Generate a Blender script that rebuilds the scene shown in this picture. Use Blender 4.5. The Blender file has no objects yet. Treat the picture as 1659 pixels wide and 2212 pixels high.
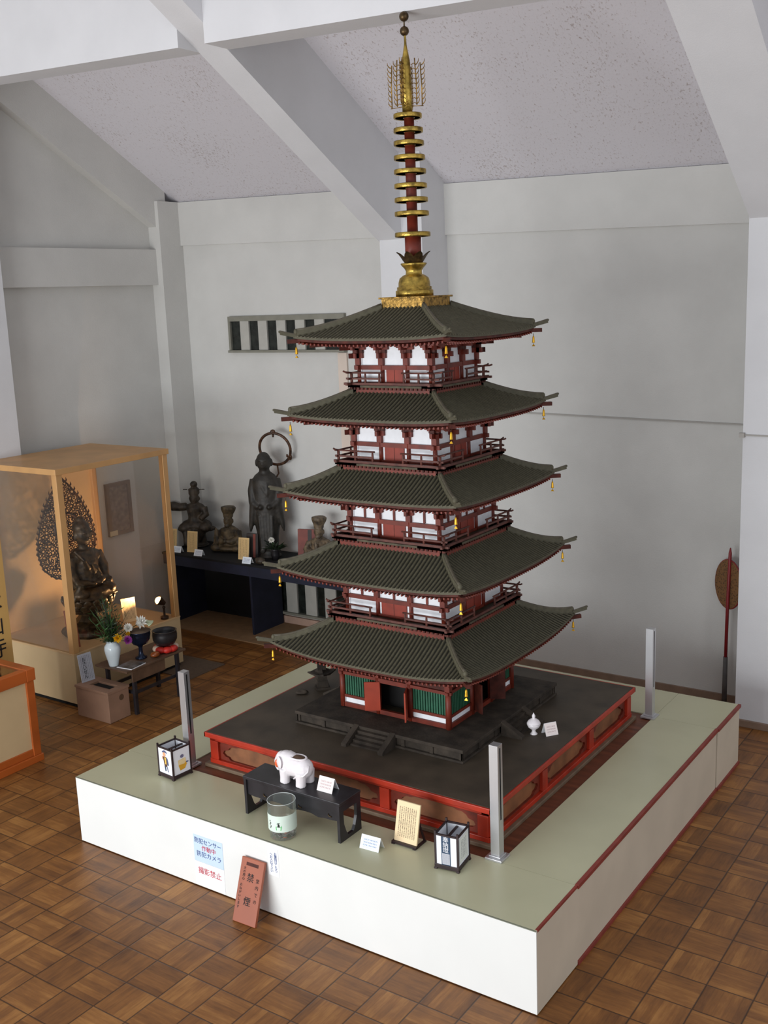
import bpy, bmesh, math, random
from mathutils import Matrix, Vector
random.seed(7)
PI = math.pi
SC = bpy.context.scene
COL = SC.collection

# ---------------------------------------------------------------- materials
def lin(c):
    return tuple((v/255/12.92 if v/255 <= .04045 else ((v/255+.055)/1.055)**2.4) for v in c) + (1.0,)

def new_mat(name):
    m = bpy.data.materials.new(name); m.use_nodes = True
    nt = m.node_tree; b = nt.nodes['Principled BSDF']
    return m, nt, b

def mat(name, col, rough=.6, metal=0., var=.12, scale=12., bump=0., bscale=60., spec=.5, emit=None, es=0., stretch=None, col2=None):
    """procedural surface: base colour broken up by two octaves of noise, optional bump"""
    m, nt, b = new_mat(name)
    N, L = nt.nodes, nt.links
    tc = N.new('ShaderNodeTexCoord'); mp = N.new('ShaderNodeMapping'); L.new(tc.outputs['Object'], mp.inputs['Vector'])
    if stretch: mp.inputs['Scale'].default_value = stretch
    nz = N.new('ShaderNodeTexNoise'); nz.inputs['Scale'].default_value = scale; nz.inputs['Detail'].default_value = 5
    L.new(mp.outputs['Vector'], nz.inputs['Vector'])
    rp = N.new('ShaderNodeValToRGB')
    c = lin(col); d = lin(col2) if col2 else tuple(max(0, x*(1-2.2*var)) for x in c[:3])+(1,)
    u = c if col2 else tuple(min(1, x*(1+1.2*var)) for x in c[:3])+(1,)
    rp.color_ramp.elements[0].position = .3; rp.color_ramp.elements[0].color = d
    rp.color_ramp.elements[1].position = .7; rp.color_ramp.elements[1].color = u
    L.new(nz.outputs['Fac'], rp.inputs['Fac']); L.new(rp.outputs['Color'], b.inputs['Base Color'])
    b.inputs['Roughness'].default_value = rough; b.inputs['Metallic'].default_value = metal
    b.inputs['Specular IOR Level'].default_value = spec
    if bump:
        n2 = N.new('ShaderNodeTexNoise'); n2.inputs['Scale'].default_value = bscale; L.new(mp.outputs['Vector'], n2.inputs['Vector'])
        bp = N.new('ShaderNodeBump'); bp.inputs['Strength'].default_value = bump; bp.inputs['Distance'].default_value = .01
        L.new(n2.outputs['Fac'], bp.inputs['Height']); L.new(bp.outputs['Normal'], b.inputs['Normal'])
    if emit:
        b.inputs['Emission Color'].default_value = lin(emit); b.inputs['Emission Strength'].default_value = es
    return m

def mat_floor():
    m, nt, b = new_mat('parquet'); N, L = nt.nodes, nt.links
    tc = N.new('ShaderNodeTexCoord'); sp = N.new('ShaderNodeSeparateXYZ'); L.new(tc.outputs['Object'], sp.inputs[0])
    def M(op, a, bb=None, clamp=False):
        n = N.new('ShaderNodeMath'); n.operation = op; n.use_clamp = clamp
        for i, v in enumerate((a, bb)):
            if v is None: continue
            if isinstance(v, (int, float)): n.inputs[i].default_value = v
            else: L.new(v, n.inputs[i])
        return n.outputs[0]
    u = M('MULTIPLY', M('ADD', sp.outputs['X'], 2.1+20.3), 1/.203); v = M('MULTIPLY', M('ADD', sp.outputs['Y'], .768+19.2), 1/.192)
    cu, cv = M('FLOOR', u), M('FLOOR', v); fu, fv = M('FRACT', u), M('FRACT', v)
    par = M('FLOORED_MODULO', M('ADD', cu, cv), 2)
    inv = M('SUBTRACT', 1, par)
    across = M('ADD', M('MULTIPLY', fu, par), M('MULTIPLY', fv, inv))     # across the staves
    along = M('ADD', M('MULTIPLY', fv, par), M('MULTIPLY', fu, inv))
    st = M('FLOOR', M('MULTIPLY', across, 5))
    def comb(x, y, z):
        c = N.new('ShaderNodeCombineXYZ')
        for i, q in enumerate((x, y, z)):
            if isinstance(q, (int, float)): c.inputs[i].default_value = q
            else: L.new(q, c.inputs[i])
        return c.outputs[0]
    wn = N.new('ShaderNodeTexWhiteNoise'); L.new(comb(cu, cv, st), wn.inputs['Vector'])
    wt = N.new('ShaderNodeTexWhiteNoise'); L.new(comb(cu, cv, 31.5), wt.inputs['Vector'])
    gr = N.new('ShaderNodeTexNoise'); gr.inputs['Scale'].default_value = 1; gr.inputs['Detail'].default_value = 6; gr.inputs['Roughness'].default_value = .65
    L.new(comb(M('MULTIPLY', across, 14), M('MULTIPLY', along, 1.6), M('ADD', M('MULTIPLY', cu, 7.3), M('MULTIPLY', cv, 3.1))), gr.inputs['Vector'])
    bl = N.new('ShaderNodeTexNoise'); bl.inputs['Scale'].default_value = 5.5; bl.inputs['Detail'].default_value = 4; L.new(tc.outputs['Object'], bl.inputs['Vector'])
    val = M('ADD', M('ADD', M('MULTIPLY', wn.outputs['Value'], .16), M('MULTIPLY', wt.outputs['Value'], .13)), M('ADD', M('MULTIPLY', gr.outputs['Fac'], .42), M('MULTIPLY', bl.outputs['Fac'], .42)))
    rp = N.new('ShaderNodeValToRGB'); e = rp.color_ramp.elements
    e[0].position = .3; e[0].color = lin((78, 46, 23)); e[1].position = .92; e[1].color = lin((188, 134, 72))
    k = e.new(.6); k.color = lin((134, 87, 42)); L.new(val, rp.inputs['Fac'])
    eu = M('MINIMUM', fu, M('SUBTRACT', 1, fu)); ev = M('MINIMUM', fv, M('SUBTRACT', 1, fv)); ed = M('MINIMUM', eu, ev)
    seam = M('SMOOTH_MIN', M('MULTIPLY', ed, 1/.03), 1, True)
    fs = M('FRACT', M('MULTIPLY', across, 5)); es = M('MINIMUM', fs, M('SUBTRACT', 1, fs))
    seam2 = M('ADD', M('MULTIPLY', M('MINIMUM', M('MULTIPLY', es, 12), 1), .12), .88)
    mx = N.new('ShaderNodeMix'); mx.data_type = 'RGBA'; L.new(M('MULTIPLY', M('MINIMUM', M('MULTIPLY', ed, 36), 1), seam2), mx.inputs['Factor'])
    mx.inputs['A'].default_value = lin((44, 27, 16)); L.new(rp.outputs['Color'], mx.inputs['B'])
    L.new(mx.outputs['Result'], b.inputs['Base Color'])
    ro = N.new('ShaderNodeMapRange'); ro.inputs['To Min'].default_value = .3; ro.inputs['To Max'].default_value = .52
    L.new(bl.outputs['Fac'], ro.inputs['Value']); L.new(ro.outputs['Result'], b.inputs['Roughness'])
    b.inputs['Specular IOR Level'].default_value = .4
    bp = N.new('ShaderNodeBump'); bp.inputs['Strength'].default_value = .25; bp.inputs['Distance'].default_value = .004
    L.new(M('ADD', M('MINIMUM', M('MULTIPLY', ed, 30), 1), M('MULTIPLY', gr.outputs['Fac'], .3)), bp.inputs['Height']); L.new(bp.outputs['Normal'], b.inputs['Normal'])
    return m

def mat_ceiling():
    m, nt, b = new_mat('acoustic_ceiling'); N, L = nt.nodes, nt.links
    tc = N.new('ShaderNodeTexCoord'); mp = N.new('ShaderNodeMapping'); L.new(tc.outputs['Object'], mp.inputs['Vector']); mp.inputs['Scale'].default_value = (1.2, .7, .7)
    nz = N.new('ShaderNodeTexNoise'); nz.inputs['Scale'].default_value = 58; nz.inputs['Detail'].default_value = 3; nz.inputs['Roughness'].default_value = .7; L.new(mp.outputs['Vector'], nz.inputs['Vector'])
    big = N.new('ShaderNodeTexNoise'); big.inputs['Scale'].default_value = 1.6; L.new(tc.outputs['Object'], big.inputs['Vector'])
    ad = N.new('ShaderNodeMath'); ad.operation = 'MULTIPLY_ADD'; L.new(big.outputs['Fac'], ad.inputs[0]); ad.inputs[1].default_value = .22; L.new(nz.outputs['Fac'], ad.inputs[2])
    rp = N.new('ShaderNodeValToRGB'); e = rp.color_ramp.elements
    e[0].position = .68; e[0].color = lin((214, 211, 216)); e[1].position = .86; e[1].color = lin((160, 146, 142))
    L.new(ad.outputs[0], rp.inputs['Fac']); L.new(rp.outputs['Color'], b.inputs['Base Color']); b.inputs['Roughness'].default_value = .95
    bp = N.new('ShaderNodeBump'); bp.inputs['Strength'].default_value = .35; bp.inputs['Distance'].default_value = .004; L.new(nz.outputs['Fac'], bp.inputs['Height']); L.new(bp.outputs['Normal'], b.inputs['Normal'])
    return m

def mat_glass(name, tint=(235, 240, 238), gloss=.10, light_haze=0.):
    m = bpy.data.materials.new(name); m.use_nodes = True; nt = m.node_tree; N, L = nt.nodes, nt.links
    for n in list(N):
        if n.type == 'BSDF_PRINCIPLED': N.remove(n)
    out = [n for n in N if n.type == 'OUTPUT_MATERIAL'][0]
    t = N.new('ShaderNodeBsdfTransparent'); t.inputs['Color'].default_value = lin(tint)
    g = N.new('ShaderNodeBsdfGlossy'); g.inputs['Roughness'].default_value = .03
    lw = N.new('ShaderNodeLayerWeight'); lw.inputs['Blend'].default_value = .18
    sc = N.new('ShaderNodeMath'); sc.operation = 'MULTIPLY_ADD'; sc.inputs[1].default_value = .35; sc.inputs[2].default_value = gloss; L.new(lw.outputs['Fresnel'], sc.inputs[0])
    mx = N.new('ShaderNodeMixShader'); L.new(sc.outputs[0], mx.inputs[0]); L.new(t.outputs[0], mx.inputs[1]); L.new(g.outputs[0], mx.inputs[2]); last = mx
    if light_haze:      # whitish diffuse mixed in, painting the light the jar glass catches
        df = N.new('ShaderNodeBsdfDiffuse'); df.inputs['Color'].default_value = lin((220, 228, 226)); m2 = N.new('ShaderNodeMixShader'); m2.inputs[0].default_value = light_haze
        L.new(mx.outputs[0], m2.inputs[1]); L.new(df.outputs[0], m2.inputs[2]); last = m2
    L.new(last.outputs[0], out.inputs['Surface'])
    return m

def mat_page(name, paper, ink, cols=9, horizontal=False, strength=.6, margin=.1, fine=46, var=.0):
    """a printed page: columns of broken dark marks laid out in the page's own UV"""
    m, nt, b = new_mat(name); N, L = nt.nodes, nt.links
    uv = N.new('ShaderNodeUVMap'); sp = N.new('ShaderNodeSeparateXYZ'); L.new(uv.outputs[0], sp.inputs[0])
    def M(op, a, bb=None):
        n = N.new('ShaderNodeMath'); n.operation = op
        for i, v in enumerate((a, bb)):
            if v is None: continue
            if isinstance(v, (int, float)): n.inputs[i].default_value = v
            else: L.new(v, n.inputs[i])
        return n.outputs[0]
    a, c = (sp.outputs['Y'], sp.outputs['X']) if horizontal else (sp.outputs['X'], sp.outputs['Y'])
    band = M('LESS_THAN', M('ABSOLUTE', M('SUBTRACT', M('FRACT', M('MULTIPLY', a, cols)), .5)), .27)
    cb = N.new('ShaderNodeCombineXYZ'); L.new(M('MULTIPLY', a, cols*3.), cb.inputs[0]); L.new(M('MULTIPLY', c, fine), cb.inputs[1])
    nz = N.new('ShaderNodeTexNoise'); nz.inputs['Scale'].default_value = 1.; nz.inputs['Detail'].default_value = 2; L.new(cb.outputs[0], nz.inputs['Vector'])
    ink_f = M('MULTIPLY', band, M('GREATER_THAN', nz.outputs['Fac'], .47))
    for s in (sp.outputs['X'], sp.outputs['Y']):
        ink_f = M('MULTIPLY', ink_f, M('LESS_THAN', M('ABSOLUTE', M('SUBTRACT', s, .5)), .5-margin))
    mx = N.new('ShaderNodeMix'); mx.data_type = 'RGBA'; L.new(M('MULTIPLY', ink_f, strength), mx.inputs['Factor'])
    mx.inputs['A'].default_value = lin(paper); mx.inputs['B'].default_value = lin(ink)
    L.new(mx.outputs['Result'], b.inputs['Base Color']); b.inputs['Roughness'].default_value = .7
    return m

def mat_weave(name, c1, c2, scale=90):
    m, nt, b = new_mat(name); N, L = nt.nodes, nt.links
    tc = N.new('ShaderNodeTexCoord'); vo = N.new('ShaderNodeTexVoronoi'); vo.inputs['Scale'].default_value = scale; L.new(tc.outputs['Object'], vo.inputs['Vector'])
    rp = N.new('ShaderNodeValToRGB'); rp.color_ramp.elements[0].color = lin(c1); rp.color_ramp.elements[1].color = lin(c2); rp.color_ramp.elements[1].position = .55
    L.new(vo.outputs['Distance'], rp.inputs['Fac']); L.new(rp.outputs['Color'], b.inputs['Base Color']); b.inputs['Roughness'].default_value = .7
    return m

MT = {}
MT['floor'] = mat_floor(); MT['ceil'] = mat_ceiling()
MT['wall'] = mat('plaster', (208, 207, 203), .9, var=.03, scale=2.2, bump=.15, bscale=120, spec=.2)
MT['paint'] = mat('painted_concrete', (216, 216, 218), .75, var=.02, scale=3, bump=.08, bscale=150, spec=.3)
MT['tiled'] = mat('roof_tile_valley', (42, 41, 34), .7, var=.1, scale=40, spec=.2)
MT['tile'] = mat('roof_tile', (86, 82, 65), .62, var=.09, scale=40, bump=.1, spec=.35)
MT['tile2'] = mat('ridge_tile', (88, 82, 68), .6, var=.1, scale=40, spec=.35)
MT['red'] = mat('red_lacquer_worn', (112, 40, 24), .5, var=.16, scale=18, spec=.4)
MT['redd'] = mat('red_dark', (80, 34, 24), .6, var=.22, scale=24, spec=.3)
MT['redb'] = mat('red_bright', (170, 44, 20), .4, var=.14, scale=9, spec=.5)
MT['door'] = mat('door_vermilion', (136, 46, 28), .5, var=.12, scale=14, spec=.4)
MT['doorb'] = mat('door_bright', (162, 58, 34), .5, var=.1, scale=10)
MT['white'] = mat('gofun_white', (236, 238, 242), .8, var=.02, scale=30)
MT['dark'] = mat('dark_void', (14, 12, 11), .9, var=.1)
MT['green'] = mat('lattice_green', (34, 92, 66), .6, var=.15, scale=20)
MT['deck'] = mat('weathered_deck', (82, 74, 56), .75, var=.2, scale=22)
MT['rail'] = mat('rail_wood', (96, 52, 42), .65, var=.2, scale=24)
MT['gold'] = mat('gilt_brass', (184, 154, 74), .36, metal=.85, var=.3, scale=26, bump=.2, bscale=90)
MT['goldo'] = mat('old_gilt', (166, 130, 66), .45, metal=.75, var=.35, scale=40, bump=.35, bscale=90)
MT['bell'] = mat('bell_gilt', (226, 172, 44), .35, metal=.6, var=.1)
MT['bronze'] = mat('dark_bronze', (92, 74, 50), .4, metal=.8, var=.25, scale=40)
MT['stone'] = mat('stone_base_dark', (60, 52, 44), .8, var=.24, scale=14, bump=.2, bscale=70, spec=.3)
MT['daistop'] = mat('dais_top_dark', (72, 62, 50), .62, var=.16, scale=6, bump=.05, spec=.4)
MT['daispanel'] = mat('dais_panel_brown', (132, 84, 52), .55, var=.18, scale=9)
MT['skirt'] = mat('grey_brown_moulding', (112, 92, 72), .6, var=.12, scale=16)
MT['brownboard'] = mat('brown_board', (104, 56, 34), .5, var=.18, scale=5, stretch=(1, 6, 1))
MT['top'] = mat('plinth_top_laminate', (192, 190, 158), .32, var=.025, scale=3, spec=.5)
MT['pfront'] = mat('plinth_front_white', (229, 230, 227), .4, var=.012, scale=3)
MT['edgeline'] = mat('grey_green_edge', (120, 124, 108), .5)
MT['pside'] = mat('plinth_side_cream', (206, 194, 174), .6, var=.03, scale=4)
MT['pedge'] = mat('plinth_red_edge', (136, 56, 46), .55, var=.1)
MT['steel'] = mat('brushed_steel', (200, 200, 202), .34, metal=.75, var=.05, scale=6, stretch=(1, 1, .2))
MT['black'] = mat('black_lacquer', (40, 38, 42), .35, var=.2, scale=12, spec=.5)
MT['porc'] = mat('white_porcelain', (236, 230, 232), .16, var=.015, scale=12, spec=.6)
MT['orange'] = mat('orange_glaze', (214, 96, 52), .3, var=.1)
MT['lframe'] = mat('lantern_frame', (46, 30, 32), .5, var=.15)
MT['lpaper'] = mat('lantern_paper', (240, 242, 248), .8, var=.01)
MT['glass'] = mat_glass('clear_glass', (246, 250, 248), .09)
MT['jarglass'] = mat_glass('jar_glass', (246, 250, 248), .12, .07); MT['jarrim'] = mat('jar_rim', (206, 214, 212), .15, var=.02)
MT['railgrey'] = mat('rail_grey', (166, 162, 156), .6, var=.04)
MT['caseglass'] = mat_glass('case_glass', (250, 249, 247), .03)
MT['pine'] = mat('pale_pine', (194, 148, 94), .45, var=.07, scale=5, stretch=(1, 1, .25))
MT['pineply'] = mat('case_plywood', (204, 178, 136), .55, var=.04, scale=3)
MT['ply'] = mat('case_panel', (208, 174, 128), .55, var=.05, scale=3)
MT['orangewood'] = mat('orange_wood', (172, 86, 34), .35, var=.16, scale=4, stretch=(1, .25, 1))
MT['board'] = mat('red_brown_board', (150, 78, 50), .5, var=.08, scale=6, stretch=(1, 1, .2))
MT['boxwood'] = mat('plain_box_wood', (150, 116, 94), .7, var=.08, scale=6)
MT['ink'] = mat('ink_black', (24, 22, 24), .7)
MT['inkblue'] = mat('ink_blue', (62, 86, 140), .7)
MT['inkred'] = mat('ink_red', (206, 62, 78), .7)
MT['paperblue'] = mat('paper_blue_white', (196, 216, 238), .7, var=.01)
MT['paperwhite'] = mat('paper_white', (240, 242, 244), .7, var=.01)
MT['papercream'] = mat('paper_cream', (226, 206, 164), .7, var=.02)
MT['statue'] = mat('old_wood_statue', (58, 48, 36), .55, var=.35, scale=22, bump=.25, bscale=50)
MT['statue2'] = mat('old_painted_statue', (86, 72, 50), .6, var=.4, scale=20, bump=.25, bscale=50)
MT['statue3'] = mat('worn_pale_statue', (104, 88, 68), .6, var=.4, scale=24, bump=.25, bscale=50)
MT['jizo'] = mat('dark_standing_statue', (46, 42, 36), .55, var=.25, scale=18, bump=.2, bscale=45)
MT['buddha'] = mat('dark_gilt_statue', (74, 56, 34), .42, metal=.35, var=.4, scale=26, bump=.2, bscale=50)
MT['halo'] = mat('halo_gilt_dark', (84, 54, 34), .42, metal=.3, var=.4, scale=30)
MT['navy'] = mat('navy_cloth', (24, 28, 48), .8, var=.15, scale=7)
MT['blackcloth'] = mat('black_cloth', (13, 13, 15), .9, var=.2, scale=9)
MT['tan'] = mat('tan_mat', (150, 118, 84), .8, var=.08, scale=14)
MT['greymat'] = mat('grey_floor_mat', (92, 74, 58), .85, var=.08, scale=40)
MT['pink'] = mat('pink_baseboard', (190, 158, 140), .7, var=.05)
MT['bb'] = mat('brown_baseboard', (140, 116, 98), .6, var=.08)
MT['slat'] = mat('window_frame_grey', (132, 130, 118), .6, var=.06)
MT['slatl'] = mat('window_slat_light', (178, 176, 168), .7, var=.04)
MT['pane'] = mat('dark_pane', (38, 42, 38), .25, var=.3, scale=12)
MT['frame'] = mat('picture_frame_brown', (96, 72, 54), .5, var=.15)
MT['picture'] = mat('faded_picture', (116, 98, 84), .7, var=.25, scale=28)
MT['fanw'] = mat_weave('woven_fan', (40, 30, 22), (122, 86, 50), 70)
MT['fanpole'] = mat('fan_pole_red', (128, 26, 32), .4, var=.1)
MT['greyiron'] = mat('grey_pole', (86, 82, 80), .6, var=.1)
MT['celadon'] = mat('pale_blue_porcelain', (214, 226, 230), .15, var=.01)
MT['leaf'] = mat('leaf_green', (46, 84, 34), .6, var=.3, scale=40)
MT['leafd'] = mat('leaf_dark', (34, 50, 28), .6, var=.3, scale=40)
MT['petw'] = mat('petal_white', (240, 238, 230), .6, var=.02)
MT['pety'] = mat('petal_yellow', (238, 190, 20), .6, var=.08)
MT['petp'] = mat('petal_purple', (176, 72, 170), .6, var=.12)
MT['petg'] = mat('petal_green_white', (214, 226, 190), .6, var=.06)
MT['cobalt'] = mat('dark_blue_bronze', (34, 44, 66), .22, metal=.6, var=.2)
MT['bowl'] = mat('dark_bowl', (44, 42, 44), .4, metal=.3, var=.15)
MT['redcush'] = mat('red_silk', (200, 44, 34), .45, var=.15, scale=30)
MT['cushw'] = mat('silk_pale', (214, 190, 170), .5, var=.1)
MT['amber'] = mat('amber_wood', (150, 78, 34), .3, var=.15)
MT['magaz'] = mat('magazine_cover', (96, 98, 100), .35, var=.6, scale=18)
MT['bulb'] = mat('lamp_glow', (255, 214, 150), .5, emit=(255, 206, 130), es=9)
MT['lampm'] = mat('lamp_metal', (70, 56, 48), .35, metal=.7)
MT['dbook'] = mat('dark_book', (52, 46, 44), .6, var=.1)
MT['redbook'] = mat('red_brown_book', (124, 60, 50), .6, var=.12)
MT['plank'] = mat('sign_plank', (206, 164, 96), .5, var=.1, scale=4, stretch=(1, 1, .2))
MT['plaque'] = mat('pale_strip_board', (220, 204, 190), .6, var=.04, scale=4)
MT['skin'] = mat('drawn_skin', (230, 170, 130), .8); MT['dkblue'] = mat('band_blue', (52, 74, 100), .7, var=.1)
MT['figblue'] = mat('figure_blue', (84, 92, 128), .8); MT['figyel'] = mat('figure_yellow', (238, 196, 92), .8); MT['figbrown'] = mat('figure_brown', (96, 66, 50), .8)
MT['boatyel'] = mat('boat_yellow', (226, 170, 46), .8); MT['palegold'] = mat('pale_gold', (244, 218, 164), .8); MT['greyviolet'] = mat('grey_violet', (118, 114, 146), .8)
MT['jarlabel'] = mat('jar_label', (216, 232, 220), .6, var=.02); MT['jargreen'] = mat('jar_green', (104, 196, 120), .6); MT['coin'] = mat('coins', (176, 170, 168), .35, metal=.6, var=.4, scale=70)
MT['pg_cream'] = mat_page('page_cream', (240, 214, 172), (70, 50, 40), 11, strength=.75, margin=.12)
MT['pg_tablet'] = mat_page('page_tablet', (218, 186, 130), (90, 66, 42), 7, strength=.6, margin=.07)
MT['pg_card'] = mat_page('page_card', (228, 236, 244), (70, 96, 150), 5, horizontal=True, strength=.6, margin=.14, fine=30)
MT['pg_pink'] = mat_page('page_pinkish', (236, 224, 220), (150, 110, 116), 5, horizontal=True, strength=.5, margin=.15, fine=26)
MT['pg_lant'] = mat_page('page_lantern', (228, 232, 226), (92, 92, 104), 6, strength=.55, margin=.13, fine=30)
MT['pg_grey'] = mat_page('page_grey', (186, 188, 196), (100, 98, 110), 8, strength=.55, margin=.06, fine=40)

# ---------------------------------------------------------------- mesh building
class MB:
    def __init__(s, mats):
        s.v, s.f, s.m, s.s = [], [], [], []
        s.mats = [MT[k] for k in mats.split()]; s.xf = None
    def add(s, vs, fs, mi=0, sm=False):
        o = len(s.v)
        s.v += [tuple(s.xf(*p)) if s.xf else tuple(p) for p in vs]
        for f in fs: s.f.append(tuple(i+o for i in f)); s.m.append(mi); s.s.append(sm)
    def box(s, x0, x1, y0, y1, z0, z1, mi=0, M=None):
        vs = [(x, y, z) for z in (z0, z1) for x, y in ((x0, y0), (x1, y0), (x1, y1), (x0, y1))]
        if M is not None: vs = [tuple(M @ Vector(p)) for p in vs]
        s.add(vs, [(0, 3, 2, 1), (4, 5, 6, 7), (0, 1, 5, 4), (1, 2, 6, 5), (2, 3, 7, 6), (3, 0, 4, 7)], mi)
    def hexa(s, b, t, mi=0):
        s.add(list(b)+list(t), [(0, 3, 2, 1), (4, 5, 6, 7), (0, 1, 5, 4), (1, 2, 6, 5), (2, 3, 7, 6), (3, 0, 4, 7)], mi)
    def beam(s, p0, p1, w, h, mi=0, up=(0, 0, 1)):
        p0, p1 = Vector(p0), Vector(p1); d = (p1-p0).normalized(); sd = d.cross(Vector(up)).normalized(); u = sd.cross(d).normalized()
        q = lambda p: [p+sd*a*w/2+u*b*h/2 for a, b in ((-1, -1), (1, -1), (1, 1), (-1, 1))]
        s.hexa([tuple(x) for x in q(p0)], [tuple(x) for x in q(p1)], mi)
    def tube(s, pts, r, n=8, mi=0, cap=True, sm=True):
        pts = [Vector(p) for p in pts]; rs = r if isinstance(r, (list, tuple)) else [r]*len(pts)
        vs, fs = [], []; prev = None
        for i, p in enumerate(pts):
            d = (pts[min(i+1, len(pts)-1)]-pts[max(i-1, 0)]).normalized()
            a = prev if prev is not None else (Vector((0, 0, 1)) if abs(d.z) < .9 else Vector((1, 0, 0)))
            sd = d.cross(a)
            if sd.length < 1e-4: sd = d.cross(Vector((0, 1, 0)))
            sd.normalize(); u = sd.cross(d).normalized(); prev = u
            for k in range(n):
                t = 2*PI*k/n; vs.append(tuple(p+(sd*math.cos(t)+u*math.sin(t))*rs[i]))
        for i in range(len(pts)-1):
            for k in range(n): fs.append((i*n+k, i*n+(k+1) % n, (i+1)*n+(k+1) % n, (i+1)*n+k))
        if cap: fs += [tuple(range(n))[::-1], tuple((len(pts)-1)*n+k for k in range(n))]
        s.add(vs, fs, mi, sm)
    def lathe(s, c, prof, n=24, mi=0, sm=True, sx=1., sy=1., lobes=0, la=0.):
        vs, fs = [], []
        for r, z in prof:
            for k in range(n):
                t = 2*PI*k/n; q = r*(1+la*math.cos(lobes*t)) if lobes else r
                vs.append((c[0]+q*sx*math.cos(t), c[1]+q*sy*math.sin(t), c[2]+z))
        for i in range(len(prof)-1):
            for k in range(n): fs.append((i*n+k, i*n+(k+1) % n, (i+1)*n+(k+1) % n, (i+1)*n+k))
        fs += [tuple(range(n))[::-1], tuple((len(prof)-1)*n+k for k in range(n))]
        s.add(vs, fs, mi, sm)
    def ell(s, c, r, n=14, m=9, mi=0, M=None):
        vs, fs = [], []
        for i in range(m+1):
            ph = -PI/2+PI*i/m
            for k in range(n):
                t = 2*PI*k/n; p = Vector((r[0]*math.cos(ph)*math.cos(t), r[1]*math.cos(ph)*math.sin(t), r[2]*math.sin(ph)))
                if M is not None: p = M @ p
                vs.append((c[0]+p.x, c[1]+p.y, c[2]+p.z))
        for i in range(m):
            for k in range(n): fs.append((i*n+k, i*n+(k+1) % n, (i+1)*n+(k+1) % n, (i+1)*n+k))
        s.add(vs, fs, mi, True)
    def ring(s, c, ax, R, r, n=20, k=6, mi=0, sx=1.):
        ax = Vector(ax).normalized(); a = ax.cross(Vector((0, 0, 1)) if abs(ax.z) < .9 else Vector((1, 0, 0))).normalized(); b = ax.cross(a)
        c = Vector(c); vs, fs = [], []
        for i in range(n):
            t = 2*PI*i/n; d = a*math.cos(t)*sx+b*math.sin(t)
            for j in range(k):
                q = 2*PI*j/k; vs.append(tuple(c+d*(R+r*math.cos(q))+ax*r*math.sin(q)))
        for i in range(n):
            for j in range(k): fs.append((i*k+j, ((i+1) % n)*k+j, ((i+1) % n)*k+(j+1) % k, i*k+(j+1) % k))
        s.add(vs, fs, mi, True)
    def prism(s, poly, o, xd, yd, depth, mi=0):
        """extrude a 2-D outline lying in the plane (o, xd, yd) by depth along its normal, backwards"""
        o, xd, yd = Vector(o), Vector(xd).normalized(), Vector(yd).normalized(); nrm = xd.cross(yd)
        n = len(poly); A = [tuple(o+xd*x+yd*y) for x, y in poly]; B = [tuple(Vector(p)-nrm*depth) for p in A]
        s.add(A+B, [tuple(range(n)), tuple(range(2*n-1, n-1, -1))]+[(i, i+n, (i+1) % n+n, (i+1) % n) for i in range(n)], mi)
    def build(s, name, parent=None, bevel=0., recalc=True):
        me = bpy.data.meshes.new(name); me.from_pydata(s.v, [], s.f)
        for m in s.mats: me.materials.append(m)
        me.polygons.foreach_set('material_index', s.m); me.polygons.foreach_set('use_smooth', s.s)
        if recalc:
            b = bmesh.new(); b.from_mesh(me); bmesh.ops.recalc_face_normals(b, faces=b.faces); b.to_mesh(me); b.free()
        me.update(); o = bpy.data.objects.new(name, me); link(o, parent)
        if bevel:
            mo = o.modifiers.new('edge', 'BEVEL'); mo.width = bevel; mo.segments = 2; mo.limit_method = 'ANGLE'
        return o

def world_loc(o):
    v = Vector((0, 0, 0))
    while o is not None: v += o.location; o = o.parent if o.parent and False else None
    return v

def link(o, parent=None):
    COL.objects.link(o)
    if parent is not None:
        o.parent = parent
        b = parent['base'] if 'base' in parent else (0, 0, 0)
        o.matrix_parent_inverse = Matrix.Translation(Vector(b)).inverted()
    return o

def tag(o, label, cat, group=None, kind=None):
    o['label'] = label; o['category'] = cat
    if group: o['group'] = group
    if kind: o['kind'] = kind
    return o

def thing(name, label, cat, base, group=None):
    e = bpy.data.objects.new(name, None); e.empty_display_size = .05; COL.objects.link(e); e.location = base; e['base'] = tuple(base)
    return tag(e, label, cat, group)

def struct(o, label, cat):
    return tag(o, label, cat, None, 'structure')

def quad_page(name, o, xd, yd, w, h, mk, parent):
    """a flat printed sheet with its own UV map; o is its lower left corner"""
    o, xd, yd = Vector(o), Vector(xd).normalized(), Vector(yd).normalized()
    P = [o, o+xd*w, o+xd*w+yd*h, o+yd*h]
    me = bpy.data.meshes.new(name); me.from_pydata([tuple(p) for p in P], [], [(0, 1, 2, 3)]); me.materials.append(MT[mk])
    u = me.uv_layers.new(name='UVMap')
    for i, c in enumerate(((0, 0), (1, 0), (1, 1), (0, 1))): u.data[i].uv = c
    return link(bpy.data.objects.new(name, me), parent)

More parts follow.
